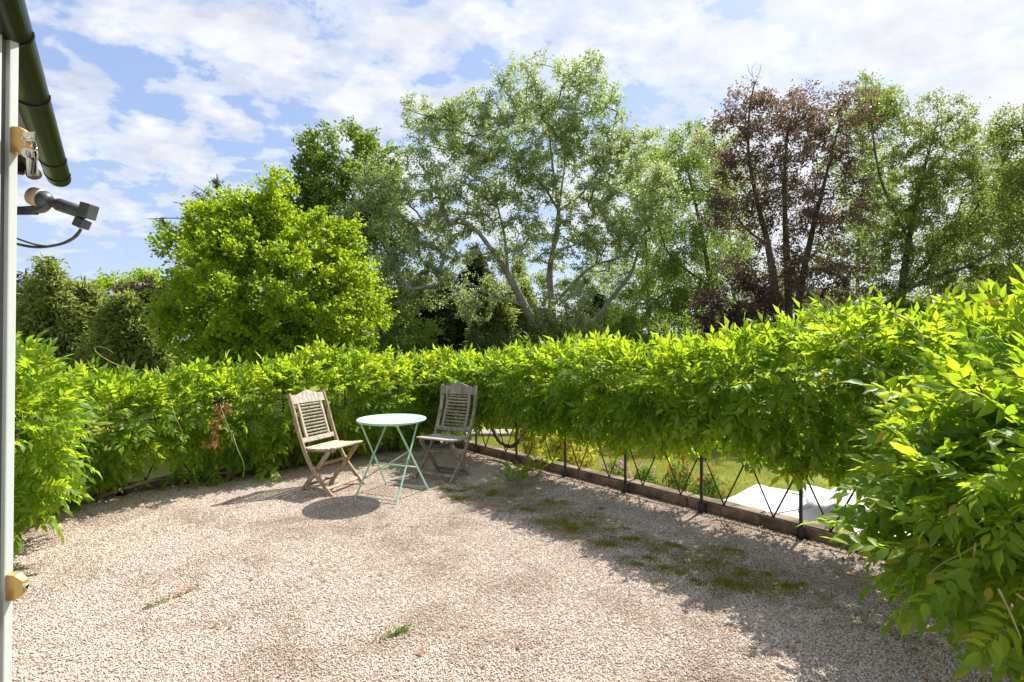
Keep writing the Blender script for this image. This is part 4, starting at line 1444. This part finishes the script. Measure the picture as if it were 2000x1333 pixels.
# big poplar
tree('poplar_tree', 'tall silvery-green tree with pale forking trunks in the centre', 'tree', 33,
     [[(1072, 690, 0, 0.360), (1045, 635, 0, 0.302), (1018, 585, -0.2, 0.259), (992, 535, -0.4, 0.209), (960, 488, -0.6, 0.158), (928, 448, -0.8, 0.115), (895, 425, -1.2, 0.072)],
      [(1088, 690, 0.6, 0.288), (1078, 600, 0.6, 0.238), (1074, 530, 0.6, 0.194), (1083, 475, 0.6, 0.158), (1091, 412, 0.6, 0.122), (1080, 330, 0.6, 0.072), (1068, 220, 0.6, 0.036)],
      [(1091, 412, 0.6, 0.094), (1055, 355, 0.3, 0.072), (1005, 305, 0, 0.043), (970, 240, -0.2, 0.022)],
      [(1091, 412, 0.6, 0.086), (1140, 375, 0.8, 0.065), (1185, 300, 1.0, 0.043), (1205, 215, 1.2, 0.022)],
      [(1091, 412, 0.6, 0.072), (1105, 300, 0.8, 0.043), (1112, 170, 0.8, 0.022)],
      [(992, 535, -0.4, 0.108), (985, 460, -0.4, 0.079), (965, 380, -0.5, 0.043)],
      [(1098, 680, 1.0, 0.202), (1165, 622, 1.4, 0.158), (1198, 578, 1.6, 0.130), (1232, 535, 1.8, 0.101), (1246, 490, 2.0, 0.058)],
      [(1078, 600, 0.6, 0.115), (1150, 525, 1.2, 0.094), (1215, 500, 1.6, 0.072), (1265, 450, 1.8, 0.043), (1320, 395, 2.0, 0.022)],
      [(1030, 600, 0, 0.094), (985, 585, -0.6, 0.065), (930, 560, -1.2, 0.036), (860, 530, -1.8, 0.022)]],
     [(1080, 190, 110, 75), (1030, 250, 110, 80), (1160, 260, 85, 80), (940, 250, 90, 60), (860, 280, 70, 60), (900, 350, 110, 60), (990, 340, 100, 60), (1110, 340, 120, 60), (1210, 370, 70, 75), (800, 400, 80, 65), (730, 350, 45, 35), (760, 480, 65, 60), (840, 470, 70, 60), (900, 420, 60, 40),
      (1000, 420, 60, 40), (1150, 430, 70, 40), (1250, 300, 40, 50), (850, 560, 70, 40), (780, 550, 60, 50), (720, 420, 50, 50), (750, 590, 60, 40), (1190, 470, 60, 40), (1240, 440, 50, 40), (1290, 380, 40, 50), (930, 600, 50, 30), (1140, 140, 50, 30), (900, 230, 60, 40), (820, 230, 40, 30), (1040, 470, 60, 45), (1130, 490, 60, 40), (1000, 500, 50, 40), (1090, 550, 70, 40, 3.0), (1180, 540, 50, 40, 3.0), (960, 560, 60, 40, 2.0), (880, 500, 40, 40)],
     1350, 108, None, 'poplar', 'bark_pale', 23, fat=1.12, sigma=0.38, size=0.13, aspect=0.75, shell=0.25, r_tip=0.019, flat=0.2)
# ivy mass round its foot
tree('ivy_bush', 'rounded dark-leaved bush wrapped round the foot of the central forked tree', 'bush', 31,
     [[(1110, 690, 0, 0.12), (1108, 640, 0, 0.08), (1105, 590, 0, 0.04)]],
     [(1105, 605, 62, 55), (1120, 650, 60, 40)], 110, 100, None, 'poplar', 'bark_red', 24, sigma=0.32, size=0.15, shell=0.6)
# willow / birch right of the poplar
tree('birch_tree', 'slender mid-green weeping tree between the silvery tree and the copper one', 'tree', 37,
     [[(1398, 690, 0, 0.24), (1388, 560, 0, 0.2), (1365, 430, 0, 0.12), (1335, 300, 0, 0.05)], [(1388, 560, 0, 0.1), (1310, 500, 0, 0.06), (1280, 420, 0, 0.03)]],
     [(1335, 280, 50, 45), (1380, 330, 45, 60), (1300, 350, 50, 50), (1350, 410, 80, 60), (1375, 490, 75, 60), (1330, 540, 80, 50), (1390, 590, 70, 50), (1290, 600, 70, 40), (1220, 620, 45, 35)],
     520, 90, None, 'willow', 'bark_dark', 25, fat=1.2, sigma=0.36, size=0.16, aspect=0.55, droop=0.4, shell=0.3)
# copper beech
tree('copper_tree', 'purple-brown leaved tree with several dark upright trunks right of centre', 'tree', 28,
     [[(1522, 690, 0, 0.26), (1516, 590, 0, 0.23), (1500, 480, 0, 0.17), (1478, 390, 0, 0.12), (1462, 300, 0, 0.08), (1464, 215, 0, 0.05), (1474, 160, 0, 0.02)],
      [(1540, 690, 0.4, 0.24), (1540, 590, 0.4, 0.21), (1535, 470, 0.4, 0.16), (1532, 350, 0.4, 0.1), (1540, 240, 0.4, 0.04)],
      [(1560, 690, 0.8, 0.24), (1562, 580, 0.8, 0.2), (1585, 460, 0.8, 0.15), (1612, 350, 0.8, 0.09), (1640, 240, 0.8, 0.04)],
      [(1500, 480, 0, 0.08), (1450, 440, -0.4, 0.05), (1410, 380, -0.6, 0.03)]],
     [(1465, 220, 60, 45), (1420, 280, 45, 50), (1520, 260, 70, 60), (1590, 220, 55, 50), (1640, 240, 50, 65), (1480, 340, 80, 50), (1570, 330, 90, 60), (1440, 420, 60, 50), (1540, 430, 80, 50), (1630, 400, 60, 60), (1500, 520, 90, 50), (1610, 510, 85, 40), (1560, 570, 110, 40)],
     640, 72, None, 'copper', 'bark_dark', 26, fat=1.22, sigma=0.36, size=0.13, aspect=0.7, shell=0.2, flat=0.2)
tw = MB()
tw_root = bpy.data.objects['copper_tree']
for pts in ([(1466, 210), (1474, 165), (1468, 135), (1478, 118)], [(1474, 165), (1484, 140), (1487, 125)], [(1470, 150), (1462, 138), (1460, 126)]):
    tw.tube([P(x, y, 28)-Vector(tw_root.location) for x, y in pts], 0.018, 5, [1, 0.7, 0.5, 0.3][:len(pts)])
tw.build('dead_twig', 'bark_pale', tw_root)
# airy birches at right
tree('birch_tree', 'airy olive-green tree with arching branches right of the copper-leaved tree', 'tree', 30,
     [[(1745, 690, 0, 0.26), (1760, 580, 0, 0.22), (1775, 470, 0, 0.15), (1800, 350, 0, 0.09), (1830, 240, 0, 0.04)],
      [(1680, 690, -0.5, 0.2), (1730, 600, -0.5, 0.16), (1800, 552, -0.6, 0.12), (1890, 520, -0.8, 0.08), (1980, 470, -1, 0.04)],
      [(1760, 580, 0, 0.13), (1820, 500, 0, 0.10), (1890, 430, 0, 0.07), (1950, 340, 0, 0.03)],
      [(1775, 470, 0, 0.08), (1720, 350, 0, 0.06), (1700, 220, 0, 0.03)]],
     [(1690, 210, 45, 50), (1720, 260, 45, 60), (1840, 240, 50, 45), (1830, 310, 65, 50), (1760, 350, 70, 55), (1870, 370, 70, 50), (1930, 340, 45, 50), (1720, 430, 70, 50), (1800, 450, 80, 50), (1890, 460, 80, 40), (1960, 430, 40, 60), (1740, 530, 80, 50), (1850, 540, 90, 30), (1940, 530, 60, 40), (1790, 600, 110, 35)],
     820, 90, None, 'birch', 'bark_dark', 27, fat=1.28, sigma=0.34, size=0.13, aspect=0.6, shell=0.2, flat=0.2)
tree('birch_tree', 'dark olive tree cut off by the right edge above the near wisteria', 'tree', 25,
     [[(2075, 690, 0, 0.22), (2060, 520, 0, 0.16), (2030, 360, 0, 0.1), (1995, 250, 0, 0.04)]],
     [(1985, 250, 40, 50), (2030, 300, 50, 80), (1990, 380, 50, 60), (2010, 480, 60, 60), (1970, 570, 50, 40), (2040, 600, 60, 60)],
     300, 81, None, 'birch', 'bark_dark', 28, fat=1.15, sigma=0.36, size=0.125, aspect=0.6, shell=0.2, droop=0.2)
for i, (lab, st_, bl_, mt_) in enumerate((
        ('feathery pale green tree behind, filling the gap right of the central forked tree', [[(1270, 690, 0, 0.2), (1265, 540, 0, 0.15), (1255, 380, 0, 0.05)]], [(1260, 330, 60, 60), (1280, 430, 70, 80), (1230, 520, 70, 60), (1200, 590, 60, 40), (1300, 560, 60, 60)], 'willow'),
        ('feathery green tree behind, left of the copper-leaved crown', [[(1440, 690, 0, 0.2), (1430, 540, 0, 0.15), (1415, 330, 0, 0.05)]], [(1400, 290, 50, 60), (1430, 390, 60, 80), (1420, 500, 70, 60), (1500, 560, 70, 50), (1450, 600, 60, 50)], 'poplar'),
        ('feathery olive tree behind, right of the copper-leaved crown', [[(1680, 690, 0, 0.2), (1675, 540, 0, 0.15), (1690, 300, 0, 0.05)]], [(1700, 200, 45, 50), (1670, 290, 60, 60), (1700, 390, 70, 80), (1660, 500, 70, 60), (1620, 590, 80, 40)], 'willow'),
        ('feathery olive tree behind the arching branches near the right edge', [[(1920, 690, 0, 0.2), (1915, 540, 0, 0.15), (1910, 330, 0, 0.05)]], [(1900, 300, 50, 50), (1940, 390, 60, 70), (1880, 480, 70, 60), (1950, 560, 70, 50), (1850, 590, 80, 40)], 'birch'))):
    tree('birch_tree', lab, 'tree', 45+i, st_, bl_, 300, 90, None, mt_, 'bark_dark', 30+i, sigma=0.52, size=0.18, aspect=0.6, shell=0.2, flat=0.2, droop=0.25, fat=1.05)
# darker shrubs in the row below
for i, (lab, x, y, rx, ry, dp, mt_, n_) in enumerate((
        ('dark purple-leaved bush under the trunks of the copper-leaved tree', 1445, 605, 75, 70, 26, 'purple', 130),
        ('dark green shrub in front of the slender weeping tree', 1300, 650, 110, 45, 30, 'oak', 130),
        ('dark green shrub low behind the right-hand hedge, under the arching branches', 1830, 630, 120, 45, 26, 'oak', 130),
        ('olive shrub low between the copper-leaved and the arching trees', 1640, 630, 90, 50, 33, 'birch', 110),
        ('shaded shrub at the foot of the tree cut by the right edge', 1990, 640, 80, 50, 24, 'birch', 80),
        ('dark shrub left of the forked trunk, at the feet of the conifers', 990, 680, 90, 50, 29, 'yew', 110),
        ('low dark shrub between the lime-green tree and the conifers', 790, 660, 70, 70, 27, 'oak', 110),
        ('olive-green bush closing the gap right of the silvery tree, low by the horizon', 1200, 660, 60, 35, 38, 'willow', 70))):
    tree('shrub', lab, 'shrub', dp, [[(x, 700, 0, 0.08), (x, y+10, 0, 0.05), (x-5, y-ry*0.5, 0, 0.02)]], [(x, y, rx, ry), (x, y+40, rx, 40), (x+20, y+100, rx, 50)], n_, 95, None, mt_, 'bark_dark', 40+i,
         sigma=0.38, size=0.17, shell=0.5, group='shrubs under the trees')


# conifers: cone envelopes of drooping sprays
def conifer(label, depth, apex, base_y, half_w, n_attr, mat_, seed, per=70, sigma=0.26, size=0.32, droop=0.25, weep=0.9, cat='conifer'):
    bl = []
    x0, y0 = apex
    for i in range(9):
        t = (i+0.6)/9
        bl.append((x0, y0+(base_y-y0)*t, max(6, half_w*t**0.8), (base_y-y0)/14))
    return tree('conifer_tree', label, cat, depth, [[(x0, 700, 0, 0.22), (x0, (y0+700)/2, 0, 0.14), (x0, y0, 0, 0.02)]], bl, n_attr, per, None, mat_, 'bark_red', seed,
                sigma=sigma, size=size, aspect=0.22, droop=droop, shell=0.45, flat=0.0, sag=0.12, zsq=0.6, group='conifers beyond the terrace')


conifer('golden-green drooping conifer nearest the grey door', 23, (95, 505), 740, 120, 340, 'cypress', 61)
conifer('golden-green drooping conifer second from the grey door', 24, (165, 540), 740, 115, 310, 'cypress', 62)
conifer('golden-green drooping conifer in front of the dark purple tree', 22, (240, 570), 740, 110, 290, 'cypress', 63)
conifer('dark pointed conifer just right of the grey door, behind the golden-green ones', 29, (50, 525), 740, 60, 150, 'yew', 64)
conifer('dark weeping conifer left of the central forked trunk', 40, (930, 475), 700, 75, 260, 'yew', 65, size=0.45, sigma=0.4)
conifer('dark narrow weeping conifer behind the left limb of the forked tree', 42, (870, 520), 700, 60, 180, 'yew', 66, size=0.45, sigma=0.4)
conifer('very dark narrow conifer beside the lime-green tree', 34, (772, 565), 700, 35, 120, 'yew', 67, size=0.4, sigma=0.3)
conifer('olive conifer seen between the two main trunks of the forked tree', 43, (1010, 500), 700, 60, 180, 'cypress', 68, size=0.45, sigma=0.4)
conifer('dark conifer right of the forked trunks, low against the sky', 44, (1160, 560), 700, 50, 130, 'yew', 69, size=0.45, sigma=0.4)
conifer('dark weeping conifer filling the gap between the lime-green tree and the forked tree', 38, (825, 545), 700, 75, 240, 'yew', 75, size=0.45, sigma=0.4)
conifer('olive weeping conifer close to the forked trunk on its left', 36, (965, 545), 700, 65, 220, 'cypress', 76, size=0.42, sigma=0.38)
for i, (x, y, mt_, lab) in enumerate(((420, 655, 'oak', 'far dark treeline behind the lime-green tree'), (700, 650, 'willow', 'far treeline low between the lime-green tree and the forked tree'), (1000, 645, 'oak', 'far dark treeline behind the forked trunks'),
                                      (1290, 640, 'willow', 'far green treeline behind the slender weeping tree'), (1560, 625, 'oak', 'far dark treeline behind the trunks of the copper-leaved tree'), (1830, 620, 'birch', 'far olive treeline behind the arching branches'))):
    tree('far_tree', lab, 'tree', 70+i, [[(x, 690, 0, 0.3), (x, 670, 0, 0.25), (x, 650, 0, 0.1)]], [(x-100, y+20, 70, 38), (x, y, 90, 45), (x+100, y+15, 80, 40), (x, y+40, 170, 30)], 130, 90, None, mt_, 'bark_dark', 80+i, sigma=1.0, size=0.42, shell=0.4, group='far trees along the horizon')
# spruce whose tips show behind the maple
tree('spruce_tree', 'dark spruce with drooping arms poking out behind the lime-green tree', 'tree', 25,
     [[(425, 700, 0, 0.2), (425, 500, 0, 0.12), (424, 340, 0, 0.02)], [(425, 470, 0, 0.04), (370, 430, 0, 0.03), (290, 428, 0, 0.015)], [(425, 430, 0, 0.04), (380, 405, 0, 0.03), (338, 395, 0, 0.015)], [(425, 390, 0, 0.03), (395, 372, 0, 0.02), (378, 362, 0, 0.01)],
      [(425, 520, 0, 0.04), (360, 470, 0, 0.03), (305, 455, 0, 0.015)]],
     [(424, 365, 10, 25), (400, 380, 25, 10), (375, 405, 35, 8), (340, 432, 45, 8), (330, 460, 30, 8), (430, 420, 50, 25), (440, 500, 90, 60)],
     170, 60, None, 'yew', 'bark_dark', 70, sigma=0.14, size=0.16, aspect=0.2, droop=0.12, shell=0.2, flat=0.0, r_tip=0.008)
tree('plum_tree', 'dark purple-leaved tree at the left, between conifers and lime-green tree', 'tree', 30,
     [[(290, 700, 0, 0.15), (288, 620, 0, 0.1), (280, 560, 0, 0.03)]], [(270, 580, 45, 30), (300, 610, 40, 60), (255, 640, 40, 50)], 110, 90, None, 'purple', 'bark_dark', 71, sigma=0.34, size=0.17)
tree('lime_tree', 'far pale-green treetop over the conifers at the left', 'tree', 44,
     [[(260, 700, 0, 0.25), (258, 620, 0, 0.2), (255, 560, 0, 0.06)]], [(220, 565, 45, 30), (275, 560, 50, 32), (330, 580, 45, 40), (270, 620, 90, 50)], 170, 90, None, 'maple', 'bark_dark', 72, sigma=0.5, size=0.24)

# ------------------------------------------------------------------ planting bed below the kerb
rng = np.random.default_rng(90)
tree('golden_shrub', 'golden-yellow shrub on the lawn edge, seen through the railing', 'shrub', 15.5,
     [[(1105, 915, 0, 0.04), (1105, 880, 0, 0.03), (1100, 850, 0, 0.02)]], [(1100, 860, 28, 35), (1125, 895, 35, 30), (1085, 895, 25, 30)], 90, 75, None, 'gold', 'bark_dark', 91, sigma=0.14, size=0.075, group='plants in the bed below the terrace')
tree('golden_shrub', 'small golden shrub behind the looping vine stem near the railing corner', 'shrub', 17,
     [[(1035, 890, 0, 0.04), (1035, 850, 0, 0.03), (1033, 820, 0, 0.02)]], [(1030, 830, 25, 35), (1040, 870, 22, 25)], 60, 75, None, 'gold', 'bark_dark', 92, sigma=0.15, size=0.08, group='plants in the bed below the terrace')


def flower_clump(label, x, y, depth, rpx, petal, n_leaf, n_fl, seed):
    r_ = np.random.default_rng(seed)
    c_ = P(x, y, depth)
    root = empty('flower_clump', (c_.x, c_.y, LAWN_Z), label, 'flowers', 'plants in the bed below the terrace')
    rad = rpx/1000*depth
    hgt = max(0.5, c_.z-LAWN_Z)
    xy = r_.normal(0, rad*0.5, (n_leaf, 2))
    zz_ = hgt*r_.random(n_leaf)**0.5*np.exp(-(xy**2).sum(1)/(2*rad**2))
    V_, F_ = leaf_quads(np.column_stack([xy, zz_]), 0.10, 0.35, np.array([[0, 0, 0.6]]), 0.5)
    tag(link('stems_and_leaves', arrays_mesh('stems_and_leaves', V_, F_, np.repeat(r_.random(n_leaf), 2)), 'herb', root), kind='stuff')
    xy = r_.normal(0, rad*0.5, (n_fl, 2))
    zz_ = hgt*(0.85+0.25*r_.random(n_fl))*np.exp(-(xy**2).sum(1)/(3*rad**2))
    V_, F_ = leaf_quads(np.repeat(np.column_stack([xy, zz_]), 6, 0)+r_.normal(0, 0.018, (n_fl*6, 3)), 0.05, 0.8, np.array([[0, -0.3, 0.6]]), 0.8)
    tag(link('blooms', arrays_mesh('blooms', V_, F_, np.repeat(r_.random(n_fl*6), 2)), petal, root), kind='stuff')


rng = np.random.default_rng(93)
flower_clump('pale pink flowers in the bed below the railing, left end', 1200, 905, 11.5, 40, 'pink', 1300, 45, 94)
flower_clump('leafy green clump in the bed below the railing, between pink and rust flowers', 1258, 915, 11.0, 42, 'pink', 2200, 24, 95)
flower_clump('rust-orange flowers in the bed below the railing, behind the lattice', 1325, 905, 10.5, 42, 'rust', 1500, 55, 96)
flower_clump('rust and green clump in the bed below the railing, next to the parasol', 1385, 925, 10.0, 40, 'rust', 1500, 35, 97)

# ------------------------------------------------------------------ moss and litter on the terrace
rng = np.random.default_rng(101)
M['moss'] = leaf_mat('moss_tuft', (0.14, 0.15, 0.012), (0.34, 0.31, 0.022), (0.26, 0.28, 0.014), (0.50, 0.46, 0.03), 0.38, 0.8, 0.1, 3.0)
spots = [(880, 962, 40, 6), (930, 958, 40, 7), (1000, 968, 40, 6), (900, 975, 30, 4), (1070, 985, 30, 5), (1100, 1025, 40, 7), (1060, 1020, 30, 5), (1160, 1010, 40, 8), (1200, 1030, 50, 9), (1120, 1035, 30, 5),
         (1250, 1060, 40, 8), (1310, 1075, 50, 10), (1240, 1095, 40, 9), (1290, 1115, 60, 10), (1370, 1105, 60, 12), (1420, 1140, 60, 12), (1350, 1145, 40, 8), (1470, 1120, 60, 10), (1500, 1150, 50, 10), (1430, 1075, 50, 8), (1560, 1150, 40, 8), (1180, 1065, 20, 4), (1020, 1000, 30, 4)]
mc = []
for (x, y, rx, ry) in spots:
    for q_ in range(5):
        cx_, cy_ = x+rng.normal(0, rx*0.55), y+rng.normal(0, ry*0.55)
        k_ = 110
        dp_ = EYE*1000/(cy_-666.5)
        c_ = np.array(((cx_-1000)/1000*dp_, dp_))
        r_ = rng.uniform(0.012, 0.05)
        pp = c_+rng.normal(0, r_, (k_, 2))*np.array((1.4, 1.0))
        hh_ = 0.004+0.010*np.exp(-((pp-c_)**2).sum(1)/(2*r_*r_))*rng.random(k_)
        mc.append(np.column_stack([pp, hh_]))
mc = np.concatenate(mc)
V_, F_ = leaf_quads(mc, 0.0095, 0.7, np.array([[0, 0, 0.7]]), 0.6, 0.0)
tag(link('moss', arrays_mesh('moss', V_, F_, np.repeat(rng.random(len(mc)), 2)), 'moss'), 'olive moss clumps in the shaded gravel', 'moss', kind='stuff')
rng = np.random.default_rng(98)


def litter(name, label, pts, size, material, aspect=0.6, lift=0.008):
    C = np.array(pts)
    C[:, 2] = lift+rng.random(len(C))*0.004
    V_, F_ = leaf_quads(C, size, aspect, rng.normal(0, 1, (len(C), 3))*np.array((1, 1, 0.08)), 0.02, 6.0)
    return tag(link(name, arrays_mesh(name, V_, F_, np.repeat(rng.random(len(C)), 2)), material), label, 'litter', kind='stuff')


pts = []
for k in range(900):
    p = T(rng.uniform(-1, FD-0.1), FN-0.03-abs(rng.normal(0, 0.16)))
    pts.append((p.x, p.y, 0))
for k in range(260):
    p = T(FD-0.03-abs(rng.normal(0, 0.15)), rng.uniform(0, FN-0.1))
    pts.append((p.x, p.y, 0))
for k in range(190):
    p = T(rng.uniform(-1, FD), rng.uniform(0.3, FN))
    pts.append((p.x, p.y, 0))
litter('leaf_litter', 'dry brown leaf scraps along the kerbs', pts, 0.030, 'dry_leaf', 0.5)


def spray(name, label, cat, a_, b_, n_, size, material, wid=0.01):
    root = empty(name, ((a_.x+b_.x)/2, (a_.y+b_.y)/2, 0.0), label, cat)
    bb = np.array(root.location)
    t = rng.random(n_)
    C = np.array(a_)[None]*(1-t[:, None])+np.array(b_)[None]*t[:, None]-bb+rng.normal(0, wid, (n_, 3))
    C[:, 2] = 0.010+np.abs(rng.normal(0, 0.008, n_))
    V_, F_ = leaf_quads(C, size, 0.5, np.array([[0, 0, 0.15]]), 0.6, 1.0)
    tag(link('scales', arrays_mesh('scales', V_, F_, np.repeat(rng.random(n_), 2)), material, root), kind='stuff')
    MB().tube([Vector((a_.x, a_.y, 0.010))-root.location, Vector((b_.x, b_.y, 0.012))-root.location], 0.0018, 5).build('stalk', 'shoot', root)


def G(x, y):
    dp = EYE*1000/(y-666.5)
    return Vector(((x-1000)/1000*dp, dp, 0))


spray('fallen_catkin', 'fallen greenish wisteria truss lying alone on the gravel at lower left', 'flower truss', G(280, 1194), G(335, 1172), 60, 0.016, 'herb', 0.006)
spray('fallen_catkin', 'dried orange end of a fallen truss on the gravel, pointing away from the door', 'flower truss', G(340, 1172), G(386, 1150), 45, 0.016, 'dry_leaf', 0.006)
spray('gravel_weed', 'tiny pale-green weed growing in the gravel at bottom centre', 'weed', G(745, 1250), G(800, 1232), 70, 0.022, 'herb', 0.014)
spray('fallen_twig', 'thin pale twig on the gravel at lower left of centre', 'twig', G(672, 1294), G(712, 1268), 2, 0.01, 'dry_leaf', 0.002)
for (x, y, lab) in ((825, 1278, 'curled orange-brown leaf on the gravel at bottom centre'), (1027, 1273, 'round brown seed husk on the gravel right of bottom centre'), (1805, 1279, 'brown curled leaf on the shaded gravel at lower right')):
    p = G(x, y)
    root = empty('fallen_leaf', p, lab, 'leaf')
    v, f = leaflet(0.042, 0.6, 0.5, 0.3, True)
    v = v @ rot('Z', random.uniform(0, 6)).T + np.array((-0.02, 0, 0.019))
    link('blade', arrays_mesh('blade', v, f, np.full(len(f), 0.5)), 'dry_leaf', root)
    MB().tube([(-0.045, 0, 0.010), (-0.02, 0, 0.019)], 0.001, 4).build('stalk', 'dry_leaf', root)
